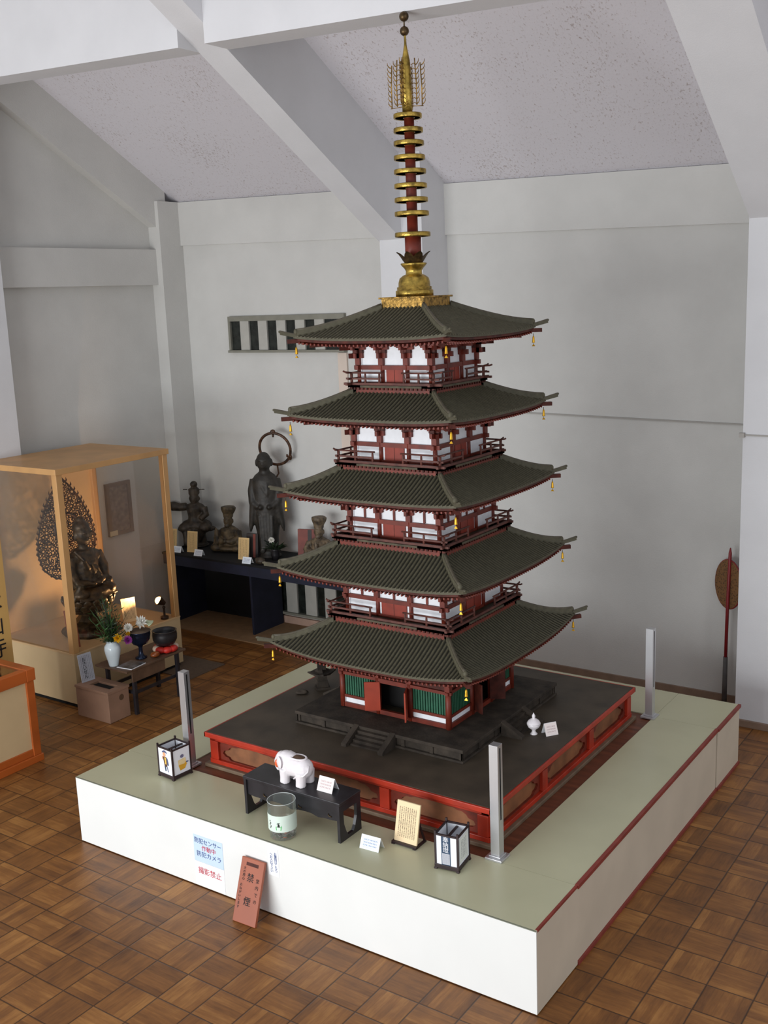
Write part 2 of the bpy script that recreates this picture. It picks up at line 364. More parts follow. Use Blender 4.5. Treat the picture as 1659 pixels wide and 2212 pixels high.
def text(body, o, xd, yd, size, mk, parent, spacing=1., line=1., name='lettering', sx=1.):
    """lettering as a flat mesh; o is the centre"""
    c = bpy.data.curves.new('t', 'FONT'); c.body = body; c.size = size; c.align_x = 'CENTER'; c.align_y = 'CENTER'; c.space_character = spacing; c.space_line = line; c.resolution_u = 3
    t = bpy.data.objects.new('t', c); COL.objects.link(t)
    me = bpy.data.meshes.new_from_object(t.evaluated_get(bpy.context.evaluated_depsgraph_get()))
    bpy.data.objects.remove(t); bpy.data.curves.remove(c)
    o, xd, yd = Vector(o), Vector(xd).normalized(), Vector(yd).normalized(); n = xd.cross(yd)
    for v in me.vertices: v.co = o+xd*v.co.x*sx+yd*v.co.y+n*.0012
    me.materials.clear(); me.materials.append(MT[mk]); me.name = name
    return link(bpy.data.objects.new(name, me), parent)

def blob(name, mb, voxel, parent, smooth=3, floor=None):
    """fuse the shapes of mb into one continuous skin"""
    t = mb.build('tmp', None, recalc=False)
    r = t.modifiers.new('r', 'REMESH'); r.mode = 'VOXEL'; r.voxel_size = voxel
    if smooth: k = t.modifiers.new('s', 'SMOOTH'); k.iterations = smooth; k.factor = .5
    me = bpy.data.meshes.new_from_object(t.evaluated_get(bpy.context.evaluated_depsgraph_get()))
    old = t.data; bpy.data.objects.remove(t); bpy.data.meshes.remove(old)
    me.name = name; me.materials.clear(); me.materials.append(mb.mats[0])
    fl = floor if floor is not None else (parent['base'][2]+.0005 if parent is not None else -1)
    for v in me.vertices: v.co.z = max(v.co.z, fl)
    for p in me.polygons: p.use_smooth = True; p.material_index = 0
    return link(bpy.data.objects.new(name, me), parent)
# ---------------------------------------------------------------- the room
YB = 3.85
XL = -5.72
def zc(x, y): return 3.872-.0305*(x+2.73)+.585*(YB-y)      # sloping ceiling

m = MB('floor'); m.box(-9, 5, -8, YB+.2, -.12, 0); struct(m.build('floor'), 'worn brown basket-weave parquet floor', 'floor')

m = MB('wall')
def slab(m, x0, x1, zf0, zf1, y0, y1, mi=0):
    """upright slab whose lower and upper edges follow the functions zf(x)"""
    b = [(x0, y0, zf0(x0)), (x1, y0, zf0(x1)), (x1, y1, zf0(x1)), (x0, y1, zf0(x0))]
    t = [(x0, y0, zf1(x0)), (x1, y0, zf1(x1)), (x1, y1, zf1(x1)), (x0, y1, zf1(x0))]
    m.hexa(b, t, mi)
slab(m, XL, 4, lambda x: 0, lambda x: zc(x, YB)+.1, YB, YB+.2)
wall_back = struct(m.build('wall_back'), 'white plastered back wall behind the pagoda', 'wall')
m = MB('wall'); slab(m, XL, 4, lambda x: 3.482-.029*(x+2.73), lambda x: zc(x, YB), YB-.03, YB+.01)
struct(m.build('trim_1'), 'white beam band along the top of the back wall', 'beam')
m = MB('wall'); m.box(XL-.2, XL, -1.5, YB+.2, 0, 8); struct(m.build('wall_left'), 'white plastered side wall behind the statue case', 'wall')

m = MB('ceil')
xs = (-6.2, 4.2); ys = (YB+.2, -1.2)
m.hexa([(xs[0], ys[1], zc(xs[0], ys[1])), (xs[1], ys[1], zc(xs[1], ys[1])), (xs[1], ys[0], zc(xs[1], ys[0])), (xs[0], ys[0], zc(xs[0], ys[0]))],
       [(xs[0], ys[1], zc(xs[0], ys[1])+.15), (xs[1], ys[1], zc(xs[1], ys[1])+.15), (xs[1], ys[0], zc(xs[1], ys[0])+.15), (xs[0], ys[0], zc(xs[0], ys[0])+.15)])
struct(m.build('ceiling'), 'sloping white ceiling with speckled acoustic boards', 'ceiling')

m = MB('paint'); slab(m, -3.065, -2.67, lambda x: 0, lambda x: zc(x, 3.48)+.05, 3.48, YB)
struct(m.build('trim_2'), 'white square column on the back wall behind the pagoda', 'column')
m = MB('paint'); slab(m, -.205, .5, lambda x: 0, lambda x: zc(x, 3.48)+.05, 3.48, YB)
struct(m.build('trim_3'), 'white square column beside the woven fan', 'column')

def rafter(name, x0, x1, zb, sl, label, yend=-1.0):
    m = MB('paint'); y0, y1 = yend, 3.5
    B = lambda x, y: (x, y, zb+sl*(3.48-y)); T = lambda x, y: (x, y, zc(x, y)+.04)
    m.hexa([B(x0, y0), B(x1, y0), B(x1, y1), B(x0, y1)], [T(x0, y0), T(x1, y0), T(x1, y1), T(x0, y1)])
    return struct(m.build(name), label, 'beam')
rafter('trim_4', -3.08, -2.86, 3.455, .588, 'white sloping roof beam rising from the column behind the pagoda')
rafter('trim_5', -.2, .2, 3.42, .64, 'white sloping roof beam rising from the column beside the fan')
for nm, x0, x1, lb in (('trim_6', XL, -3.08, 'white cross beam of the ceiling above the glass case'), ('trim_7', -2.86, -.2, 'white cross beam of the ceiling above the pagoda finial')):
    m = MB('paint'); slab(m, x0, x1, lambda x: 4.55-.045*(x+2.86), lambda x: zc(x, 1.53)+.06, 1.42, 1.64)
    struct(m.build(nm), lb, 'beam')
# frame members on the left wall
m = MB('wall'); m.box(XL, XL+.075, 1.75, 3.56, 3.21, 3.53); struct(m.build('trim_8'), 'white horizontal wall beam above the statue case', 'beam')
m = MB('wall'); m.box(XL, XL+.14, 3.56, YB, 0, 3.96); struct(m.build('trim_9'), 'narrow white pilaster in the corner of the room', 'column')
m = MB('paint'); m.box(XL, XL+.2, 1.2, 1.77, 0, 6); struct(m.build('trim_10'), 'white wall column behind the statue case', 'column')
m = MB('wall')
g = lambda x, y, o: (x, y, zc(x, y)+o)
m.hexa([g(XL, -1, -.40), g(XL+.1, -1, -.40), g(XL+.1, 3.7, -.40), g(XL, 3.7, -.40)], [g(XL, -1, .05), g(XL+.1, -1, .05), g(XL+.1, 3.7, .05), g(XL, 3.7, .05)])
struct(m.build('trim_11'), 'white sloping beam along the side wall under the ceiling', 'beam')
m = MB('bb'); m.box(-2.67, -.205, YB-.025, YB, 0, .012); m.box(-2.67, -.205, YB-.02, YB, .012, .06); struct(m.build('baseboard_back'), 'brown baseboard behind the display plinth', 'baseboard')
m = MB('bb'); m.box(-.21, .5, 3.455, 3.48, 0, .045); struct(m.build('baseboard_right'), 'brown baseboard of the column beside the fan', 'baseboard')
m = MB('pink'); m.box(XL+.14, -3.065, YB-.03, YB, 0, .075); struct(m.build('baseboard_left'), 'pinkish baseboard under the low slatted window', 'baseboard')
m = MB('slat')
m = MB('railgrey'); b = lambda x: 2.085-.02*(x+2)
slab(m, -2.67, -.205, lambda x: b(x), lambda x: b(x)+.010, YB-.012, YB); struct(m.build('trim_12'), 'thin grey picture rail across the wall right of the pagoda', 'rail')
m = MB('railgrey'); m.box(-.205, .5, 3.47, 3.48, 2.03, 2.04); m.box(-.225, -.19, 3.452, 3.48, 2.02, 2.05); struct(m.build('trim_13'), 'thin grey rail with a small peg on the right column', 'rail')

def slat_window(name, x0, x1, z0, z1, pitch, first, wid, label, n):
    """recess of dark panes with light upright slats, framed"""
    m = MB('slat'); y0, y1 = YB-.035, YB+.02
    m.box(x0, x1, y0, y1, z1-.045, z1); m.box(x0, x1, y0-.02, y1, z0, z0+.022); m.box(x0, x0+.025, y0, y1, z0+.022, z1-.045); m.box(x1-.04, x1, y0, y1, z0+.022, z1-.045)
    w = struct(m.build(name), label, 'window')
    p = MB('pane'); p.box(x0+.02, x1-.03, YB-.012, YB+.01, z0+.02, z1-.04); p.build('window_pane', w)
    for i in range(n):
        s = MB('slatl'); a = first+i*pitch
        if a+wid > x1-.03: break
        s.box(a, a+wid, YB-.03, YB+.005, z0+.02, z1-.04); s.build('window_slat', w)
slat_window('window_1', -5.045, -3.70, 2.565, 2.895, .218, -4.9, .105, 'long slatted window high on the back wall', 6)
slat_window('window_2', -5.0, -3.72, .10, .47, .23, -4.53, .13, 'low slatted window in the back wall under the statue table', 5)
m = MB('plaque'); m.box(-3.795, -3.70, YB-.022, YB, 1.36, 2.56); tag(m.build('hanging_board'), 'narrow pale upright board hanging below the slatted window', 'board')

# ---------------------------------------------------------------- plinth
H = .4; PW, PD = 2.919, 2.864
IX0, IX1, IY0, IY1 = -2.473, -.395, .411, 2.435
def plinth(x0, x1, y0, y1, label, front, right, left=0):
    t = thing('display_plinth', label, 'plinth', ((x0+x1)/2, (y0+y1)/2, 0), 'low white plinth units around the pagoda')
    m = MB('top edgeline')
    if front: m.box(x0, x1-.0005, y0-.0004, y0+.0055, H-.004, H, 1)
    m.box(x0+(0 if not front else 0), x1-.0005, y0+(.0055 if front else 0), y1, H-.022, H); m.build('plinth_top', t)
    m = MB('pfront pside'); e = .004
    m.box(x0+e, x1-e, y0+.006, y1-e, .012, H-.0225, 1)
    if front: m.box(x0, x1, y0, y0+.005, .006, H-.0008, 0)
    if right == 1: m.box(x1-.0035, x1+.0006, y0+.0055, y1, .006, H-.004, 1)
    m.build('plinth_body', t)
    m = MB('pedge')
    if right == 2:
        m.box(x1-.012, x1+.006, y0, y1, H-.016, H+.003); lo = MB('pedge'); lo.box(x1-.012, x1+.006, y0, y1, 0, .018); lo.build('foot_strip', t)
    else: m.box(x0+.01, x1-.01, y0+.01, y1-.002, 0, .012)
    if right == 1: m.box(x1-.01, x1+.0015, y0+.01, y1, H-.01, H+.0015)
    m.build('edge_strip', t)
    return t
plinth(-PW, 0, 0, IY0-.001, 'bright white front unit of the plinth with pasted notices', True, 1)
plinth(IX1, 0, IY0+.001, PD-.45, 'long right-hand unit of the plinth with dark red edge strips', False, 2)
plinth(IX1, .004, PD-.448, PD, 'short end unit of the plinth closest to the woven fan', False, 2)
plinth(-PW-.012, IX0, IY0+.001, PD, 'left unit of the plinth along the brown floor, facing the offering table', False, 0)
plinth(IX0+.001, IX1-.001, IY1+.001, PD, 'back unit of the plinth behind the red platform', False, 0)
t = thing('base_board', 'brown board set inside the plinth under the red platform', 'board', ((IX0+IX1)/2, (IY0+IY1)/2, 0))
m = MB('brownboard'); m.box(IX0+.001, IX1-.001, IY0+.001, IY1-.001, H-.06, H-.006); m.build('board_top', t)
m = MB('dark'); m.box(IX0+.02, IX1-.02, IY0+.02, IY1-.02, 0, H-.06); m.build('board_base', t)

# ---------------------------------------------------------------- red platform
DX0, DX1, DY0, DY1, DZ = -2.369, -.484, .495, 2.335, .606
DB = H-.006
t = thing('lacquered_platform', 'low red lacquered platform with a dark top under the pagoda', 'platform', ((DX0+DX1)/2, (DY0+DY1)/2, DB))
m = MB('daistop red redb'); m.box(DX0+.012, DX1-.012, DY0+.012, DY1-.012, DZ-.03, DZ)
for a in ((DX0, DX1, DY0, DY0+.012), (DX0, DX1, DY1-.012, DY1), (DX0, DX0+.012, DY0, DY1), (DX1-.012, DX1, DY0, DY1)): m.box(*a, DZ-.03, DZ-.001, 2)
m.build('platform_top', t, .003)
m = MB('skirt'); m.box(DX0-.005, DX1+.005, DY0-.005, DY1+.005, DB, DB+.022); m.build('base_moulding', t, .004)
m = MB('dark'); m.box(DX0+.07, DX1-.07, DY0+.07, DY1-.07, DB, DZ-.03); m.build('inner_core', t)
def ogee(w, h):
    """outline of the cusped opening of a panel: flat bottom, cusped shoulders"""
    P = []
    half = [(0, .98), (.12, .985), (.30, .93), (.46, .93), (.55, .86), (.66, .86), (.76, .74), (.80, .60), (.93, .52), (.97, .34), (.90, .20), (.80, .16), (.76, .04), (.70, 0)]
    for x, y in half: P.append((x*w/2, y*h))
    return P+[(-x, y) for x, y in reversed(P[1:])]
def dais_side(o, xd, n, L):
    """one side of the platform: rails, posts, inset panels with cusped openings"""
    o = Vector(o); xd = Vector(xd); yd = Vector((0, 0, 1)); nr = xd.cross(yd)
    z0, z1 = .022, DZ-.03-DB
    def bx(name, a0, a1, b0, b1, dep, mk, out=0.):
        m = MB(mk); m.prism([(a0, b0), (a1, b0), (a1, b1), (a0, b1)], o+nr*out, xd, yd, dep); return m.build(name, t, .0025)
    bx('rail', 0, L, z1-.022, z1, .045, 'redb'); bx('rail', 0, L, z0, z0+.026, .05, 'redb', .006)
    for i in range(n+1):
        c = min(max(i*L/n, .035), L-.035); bx('post', c-.03, c+.03, z0+.026, z1-.022, .05, 'redb', .004)
    for i in range(n):
        a, b = i*L/n+(.065 if i == 0 else .03), (i+1)*L/n-(.065 if i == n-1 else .03)
        w, h = b-a, z1-z0-.048
        m = MB('red daispanel')
        out = ogee(w*.95, h*.92); c = (a+b)/2; zb = z0+.026
        rect = [(w/2, 0), (w/2, h), (-w/2, h), (-w/2, 0)]
        q = lambda p, d: tuple(o+xd*(c+p[0])+yd*(zb+p[1])-nr*d)
        # frame between the rectangle and the cusped opening: strips joining outline points to the nearest point of the rectangle
        vs, fs = [], []
        for p in out:
            x, y = p[0], p[1]+h*.04
            ang = max(abs(x)/(w/2), abs((y-h/2))/(h/2), 1e-4); k = 1/ang
            vs.append(q((x, y), .014)); vs.append(q((x*k, h/2+(y-h/2)*k), .014)); vs.append(q((x, y), .03))
        N = len(out)
        for k in range(N):
            l = (k+1) % N
            fs.append((3*k, 3*l, 3*l+1, 3*k+1)); fs.append((3*k, 3*k+2, 3*l+2, 3*l))
        m.add(vs, fs, 0)
        for rx, ry in rect:      # corner gussets
            m.add([q((rx, ry), .0145), q((rx*.8, ry), .0145), q((rx, ry*.75+h*.125), .0145)], [(0, 1, 2)], 0)
        m.add([q(p, .028) for p in rect], [(0, 1, 2, 3)], 1)
        m.build('panel', t, recalc=False)
e = .022
dais_side((DX0+e, DY0+e, DB), (1, 0, 0), 3, DX1-DX0-2*e)
dais_side((DX1-e, DY0+e, DB), (0, 1, 0), 3, DY1-DY0-2*e)
dais_side((DX1-e, DY1-e, DB), (-1, 0, 0), 3, DX1-DX0-2*e)
dais_side((DX0+e, DY1-e, DB), (0, -1, 0), 3, DY1-DY0-2*e)

# ---------------------------------------------------------------- pagoda
CX, CY = -1.415, 1.422
PG = thing('pagoda', 'tall five-storey wooden model pagoda with gilt finial', 'pagoda', (CX, CY, DZ))
def side(k):
    """maps (along, outwards, z) of side k to the world; k = 0 front, 1 right, 2 back, 3 left"""
    c, s = ((1, 0), (0, 1), (-1, 0), (0, -1))[k]
    return lambda a, d, z: (CX+a*c+d*s, CY+a*s-d*c, z)
def eaves(i): return (
    dict(se=.648, zm=1.070, zk=1.122, st=.385, zt=1.212),
    dict(se=.602, zm=1.526, zk=1.557, st=.352, zt=1.662),
    dict(se=.560, zm=1.970, zk=1.988, st=.325, zt=2.090),
    dict(se=.525, zm=2.394, zk=2.412, st=.262, zt=2.512),
    dict(se=.485, zm=2.815, zk=2.826, st=.136, zt=2.962))[i]
def make_roof(i):
    E = eaves(i); se, zm, zk, st, zt = E['se'], E['zm'], E['zk'], E['st'], E['zt']
    lift = max(zk-zm, .018)
    def zr(a, d):
        t = (se-d)/(se-st); g = t*(.8+.2*t)
        return zm+(zt-zm)*g+lift*(abs(a)/se)**3*(1-min(t, 1))**1.5
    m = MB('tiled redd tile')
    NA, NT = 24, 6
    for k in range(4):
        m.xf = side(k); vs, fs = [], []
        for j in range(NT+1):
            d = se+(st-se)*j/NT
            for q in range(NA+1):
                a = d*(2*q/NA-1); vs.append((a, d, zr(a, d)))
        W = NA+1
        for j in range(NT):
            for q in range(NA): fs.append((j*W+q, j*W+q+1, (j+1)*W+q+1, (j+1)*W+q))
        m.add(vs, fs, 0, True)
        # rows of half-round cover tiles
        step = .0245; n = int(2*se/step); rr = .0068
        for q in range(n+1):
            a = -n*step/2+q*step; d1 = max(abs(a)*1.0, st)
            if se-d1 < .012: continue
            L = 5; vs, fs = [], []
            for j in range(L+1):
                d = se+.006+(d1-se-.006)*j/L; z = zr(a, d)
                for u, w in ((-1, 0), (-.75, .75), (0, 1.1), (.75, .75), (1, 0)): vs.append((a+u*rr, d, z+w*rr))
            for j in range(L):
                for u in range(4): fs.append((j*5+u, j*5+u+1, (j+1)*5+u+1, (j+1)*5+u))
            fs.append((0, 1, 2, 3, 4)); m.add(vs, fs, 2, False)
        # eave edge: tile lip, then red fascia boards
        for (dd, h0, h1, mi) in ((.002, 0, .012, 2), (-.006, .012, .026, 1)):
            vs, fs = [], []
            for q in range(NA+1):
                a = (se+dd)*(2*q/NA-1); z = zr(a*se/(se+dd), se)
                vs += [(a, se+dd, z-h0+.001), (a, se+dd, z-h1), (a*(1-.03/se), se+dd-.03, z-h1)]
            for q in range(NA): fs += [(3*q, 3*q+1, 3*q+4, 3*q+3), (3*q+1, 3*q+2, 3*q+5, 3*q+4)]
            m.add(vs, fs, mi)
    m.xf = None
    roof = m.build('roof', PG, recalc=False)
    wh = WALLS[i]['hw']; zu = zm-.026
    # boarded soffit and two tiers of rafters
    m = MB('redd red')
    for k in range(4):
        m.xf = side(k); vs, fs = [], []
        for (d, dz) in ((se-.03, -.004), (wh+.02, .045)):
            for q in range(NA+1):
                a = d*(2*q/NA-1); vs.append((a, d, zu+dz+lift*(abs(a)/d)**3*(1 if d > se-.1 else .25)))
        W = NA+1; m.add(vs, [(q, q+1, W+q+1, W+q) for q in range(NA)], 0)
        step = .026; n = int(2*(se-.03)/step)
        for q in range(n+1):
            a = -n*step/2+q*step; f = lift*(abs(a)/se)**3
            for d0, d1, z0, z1, w in ((se-.008, max(abs(a), wh+.12), zu+f-.006, zu+.014+f*.6, .0085), (se-.085, max(abs(a), wh+.0), zu+f*.7-.012, zu+.02+f*.2, .0095)):
                if d0-d1 < .02: continue
                m.hexa([(a-w/2, d1, z1-.011), (a+w/2, d1, z1-.011), (a+w/2, d0, z0-.011), (a-w/2, d0, z0-.011)],
                       [(a-w/2, d1, z1), (a+w/2, d1, z1), (a+w/2, d0, z0), (a-w/2, d0, z0)], 1)
    m.xf = None; m.build('rafters', roof)
    # hip ridges, hip rafters, bells
    for k in range(4):
        f = side(k); D = lambda d, z, o=0: f(d-o*.7071, d+o*.7071, z)
        m = MB('tile2 tile'); N = 8; e0 = se*.975
        def hz(d): return zr(d, d) if d <= se else zr(se, se)+(d-se)*.3
        for (lo, hi, w, h, mi) in ((st+.002, e0, .014, .026, 0), (e0, se+.052, .010, .011, 0)):
            for j in range(N):
                a, b = lo+(hi-lo)*j/N, lo+(hi-lo)*(j+1)/N
                hb = lambda d: hz(d)+(.008*((d-lo)/(hi-lo))**3 if h > .02 else .003*max(0, (d-se)/.05))
                P = lambda d, o, z: D(d, z, o)
                m.hexa([P(a, -w, hz(a)-.006), P(b, -w, hz(b)-.006), P(b, w, hz(b)-.006), P(a, w, hz(a)-.006)],
                       [P(a, -w*.7, hb(a)+h*.75), P(b, -w*.7, hb(b)+h*.75), P(b, w*.7, hb(b)+h*.75), P(a, w*.7, hb(a)+h*.75)], 1)
                pass
            m.tube([D(lo+(hi-lo)*j/N, (lambda d: hz(d)+(.008*((d-lo)/(hi-lo))**3 if h > .02 else .003*max(0, (d-se)/.05)))(lo+(hi-lo)*j/N)+h*.8) for j in range(N+1)], .0085 if h > .02 else .006, 8, mi)
        c = D(e0+.002, hz(e0)+.020); m.ell(c, (.013, .013, .017), 10, 8, 1)
        c = D(se+.053, hz(se+.053)+.010); m.ell(c, (.007, .007, .007), 8, 6, 1)
        m.build('corner_ridge', roof)
        m = MB('redd'); zt_ = zr(se, se)
        m.beam(D(wh, zu+.02), D(se+.026, zt_-.028), .022, .022)
        m.beam(D(wh, zu-.004), D(se-.06, zt_-.056), .022, .02)
        m.build('hip_rafter', roof)
        b = D(se-.008, zt_-.046); m = MB('bell bronze')
        m.tube([b, (b[0], b[1], b[2]-.014)], .0018, 5, 1)
        m.lathe((b[0], b[1], b[2]-.052), [(.0085, 0), (.008, .004), (.0068, .016), (.0062, .028), (.004, .037), (.001, .039)], 10)
        m.tube([(b[0], b[1], b[2]-.05), (b[0], b[1], b[2]-.064)], .001, 5, 1)
        q = (b[0], b[1], b[2]-.072); m.hexa([(q[0]-.009, q[1]-.004, q[2]), (q[0]+.009, q[1]-.004, q[2]), (q[0]+.009, q[1]+.004, q[2]), (q[0]-.009, q[1]+.004, q[2])],
                                      [(q[0]-.002, q[1]-.001, q[2]+.012), (q[0]+.002, q[1]-.001, q[2]+.012), (q[0]+.002, q[1]+.001, q[2]+.012), (q[0]-.002, q[1]+.001, q[2]+.012)])
        m.build('wind_bell', roof)
    return roof
WALLS = (dict(hw=.362, z0=.685, zn=.905), dict(hw=.325, z0=1.258, zn=1.368), dict(hw=.294, z0=1.706, zn=1.814), dict(hw=.264, z0=2.128, zn=2.24), dict(hw=.235, z0=2.553, zn=2.66))
def bays(hw): q = .30 if hw > .36 else .345; return (-hw, -hw*q, hw*q, hw)

def bracket(parent, k, a, hw, zn, ztop, corner):
    """a three-stepped bracket cluster on a post"""
    f = side(k); m = MB('red redd'); m.xf = f
    h = (ztop-zn)/3.2; w0 = .015
    m.box(a-w0, a+w0, hw-.014, hw+.016, zn, zn+h*.7, 0)
    for s, (wd, out) in enumerate(((.030, .03), (.046, .055), (.060, .085))):
        z = zn+h*(.7+.85*s)
        m.box(a-wd, a+wd, hw-.008, hw+.010, z, z+h*.5, 0)
        for u in (-1, 0, 1): m.box(a+u*(wd-.008)-.010, a+u*(wd-.008)+.010, hw-.010, hw+.013, z+h*.5, z+h*.85, 1)
        m.box(a-.008, a+.008, hw, hw+out+.012, z, z+h*.5, 0)
        if s:
            m.box(a-wd*.8, a+wd*.8, hw+out-.024, hw+out-.008, z+h*.2, z+h*.6, 0)
            for u in (-1, 0, 1): m.box(a+u*wd*.68-.008, a+u*wd*.68+.008, hw+out-.026, hw+out-.006, z+h*.6, z+h*.9, 1)
    m.hexa([(a-.008, hw, ztop-h*.3), (a+.008, hw, ztop-h*.3), (a+.008, hw+.165, ztop-.036), (a-.008, hw+.165, ztop-.036)],
           [(a-.008, hw, ztop), (a+.008, hw, ztop), (a+.008, hw+.165, ztop-.016), (a-.008, hw+.165, ztop-.016)], 0)
    if corner:      # diagonal arms of the corner cluster
        for s, out in enumerate((.04, .075, .11)):
            z = zn+h*(.7+.85*s); m.xf = None
            p0, p1 = Vector(f(a, hw, z+h*.25)), Vector(f(a+out*(1 if a > 0 else -1), hw+out, z+h*.25)); m.beam(p0, p1, .016, h*.5, 0)
    m.xf = None; m.build('bracket', parent)

for i in range(5):
    W = WALLS[i]; hw, z0, zn = W['hw'], W['z0'], W['zn']; E = eaves(i); ztop = E['zm']+.012
    B = bays(hw); pr = .017 if i == 0 else .0125
    m = MB('white redd dark'); ins = .006
    for k in range(4):
        m.xf = side(k)
        for b in range(3):
            a0, a1 = B[b], B[b+1]
            if i == 0:
                if b != 1: m.box(a0, a1, hw-.02, hw-ins, z0+.026, z0+.058, 0); m.box(a0, a1, hw-.02, hw-ins, zn-.02, zn, 1)
                else: m.box(a0, a1, hw-.02, hw-ins, zn-.028, zn, 1)
            else:
                if b != 1: m.box(a0, a1, hw-.02, hw-ins, z0, zn, 0)
                else: m.box(a0, a1, hw-.02, hw-ins, z0, zn, 0)
        m.box(-hw, hw, hw-.02, hw-ins, zn, ztop, 0 if i else 1)
    m.xf = None
    if i: m.box(CX-hw+.02, CX+hw-.02, CY-hw+.02, CY+hw-.02, z0, ztop, 2)
    else:
        m.box(CX-hw+.1, CX+hw-.1, CY-hw+.12, CY+hw-.1, z0, zn, 2); m.box(CX-hw+.02, CX+hw-.02, CY-hw+.02, CY+hw-.02, zn, ztop, 2)  # dark core box stands in for the shaded interior behind the open doors
    st = m.build('storey_wall', PG)
    seen = set()
    for k in range(4):
        for b, a in enumerate(B):
            p = side(k)(a, hw-.004, z0); key = (round(p[0], 2), round(p[1], 2))
            if key not in seen and b < 3:
                q = side(k)(a, hw-.004 if 0 < b < 3 else hw-.002, 0)
                m = MB('red'); m.lathe((q[0], q[1], z0), [(pr, 0), (pr, (zn-z0)*.5), (pr*.92, zn-z0+.004)], 12); m.build('post', st); seen.add(key)
        m = MB('red redd'); m.xf = side(k)
        if i == 0:
            m.box(-hw-.02, hw+.02, hw-.012, hw+.008, zn-.022, zn-.004); m.box(-hw-.012, hw+.012, hw-.012, hw+.006, z0, z0+.026)
            for b in (0, 2): m.box(B[b], B[b+1], hw-.014, hw+.004, z0+.058, z0+.075)
            m.box(B[1], B[2], hw-.012, hw+.004, zn-.032, zn-.022)
        else:
            m.box(-hw-.03, hw+.03, hw-.012, hw+.007, zn-.026, zn-.002); m.box(-hw-.01, hw+.01, hw-.012, hw+.006, z0, z0+.014)
            if i in (1, 2):
                for b in range(3): c = (B[b]+B[b+1])/2; m.box(c-.006, c+.006, hw-.012, hw+.002, zn, ztop)
        m.box(-hw, hw, hw-.01, hw+.004, ztop-.012, ztop)
        m.xf = None; m.build('tie_beam', st)
        for b, a in enumerate(B):
            bracket(st, k, a, hw, zn, ztop+.004, b in (0, 3))
        if i:
            m = MB('door redd'); m.xf = side(k); c = hw*.345-.028
            for u in (-1, 1): m.box(min(0, u*c), max(0, u*c), hw-.008, hw+.002, z0+.012, zn-.022)
            m.box(-.0015, .0015, hw+.001, hw+.003, z0+.012, zn-.022, 1)
            m.xf = None; m.build('door', st)
        else:
            for b in (0, 2):
                m = MB('green redd'); m.xf = side(k); a0, a1 = B[b]+pr, B[b+1]-pr
                m.box(a0, a1, hw-.02, hw-.010, z0+.075, zn-.022, 0)
                n = 13
                for q in range(n):
                    a = a0+(a1-a0)*(q+.5)/n; w = (a1-a0)/n*.3; m.box(a-w, a+w, hw-.012, hw-.002, z0+.075, zn-.022, 0)
                m.xf = None; m.build('lattice_window', st)
    if i == 0:
        # opened door leaves; the right side's lack of light is put into darker red
        for k, leaves in ((0, ((-1, 168), (1, 92))), (1, ((-1, 100), (1, 96)))):
            for s, ang in leaves:
                f = side(k); hx = s*(hw*.30-.016); th = math.radians(ang); L = .090
                m = MB('door'); dx, dd = -s*math.cos(th), math.sin(th)
                if k == 0 and s < 0: dx, dd = -.86, .50
                if k == 0 and s > 0: dx, dd = .42, .90
                if k == 1: dx, dd = (.5*s, .86)
                n = (dd*.004, -dx*.004)
                P = lambda t, o, z: f(hx+dx*t+n[0]*o, hw+.004+dd*t+n[1]*o, z)
                za, zb = z0+.022, zn-.026
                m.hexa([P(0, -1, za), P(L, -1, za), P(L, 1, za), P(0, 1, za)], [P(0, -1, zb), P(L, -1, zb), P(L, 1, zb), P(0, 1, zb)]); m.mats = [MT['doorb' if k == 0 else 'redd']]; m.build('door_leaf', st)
        m = MB('deck'); m.box(CX-hw, CX+hw, CY-hw, CY+hw, z0-.002, z0+.003); m.build('threshold', st)
    W['obj'] = st
for i in range(5): make_roof(i)
# balconies
for i, (bw, zb, dz, rw) in enumerate(((.405, 1.205, 1.256, .412), (.372, 1.655, 1.704, .378), (.345, 2.083, 2.126, .352), (.279, 2.503, 2.551, .306))):
    m = MB('deck red redd')
    for k in range(4):
        m.xf = side(k)
        m.box(-bw-.004, bw+.004, .2, bw+.004, dz-.011, dz, 0)
        m.box(-bw+.012, bw-.012, bw-.04, bw-.012, zb-.012, dz-.011, 1)
        n = int(2*bw/.027)
        for q in range(n+1):
            a = -n*.0135+q*.027; m.box(a-.0055, a+.0055, bw-.02, bw-.003, dz-.024, dz-.011, 2)
    m.xf = None; bal = m.build('balcony', PG)
    for k in range(4):
        m = MB('rail'); m.xf = side(k); rb = bw-.012; ex = rw-rb+.012; hh = .068
        gap = rb*.30
        m.box(-rb-ex, rb+ex, rb-.007, rb+.007, dz+.001, dz+.014)
        m.xf = None; f = side(k)
        for s in (-1, 1):
            m.beam(f(s*gap, rb, dz+.036), f(s*(rb+ex*.7), rb, dz+.036), .009, .010)
            m.tube([f(s*(gap-.015), rb, dz+hh), f(s*rb, rb, dz+hh), f(s*(rb+ex*.8), rb, dz+hh+.003), f(s*(rb+ex*1.1), rb, dz+hh+.008)], .0052, 6)
            for a in (gap, gap+(rb-gap)*.5):
                m.tube([f(s*a, rb, dz), f(s*a, rb, dz+hh*.75), f(s*a, rb, dz+hh)], [.007, .006, .0045], 6)
        m.tube([f(rb, rb, dz), f(rb, rb, dz+hh+.004)], .008, 6)
        m.build('railing', bal)
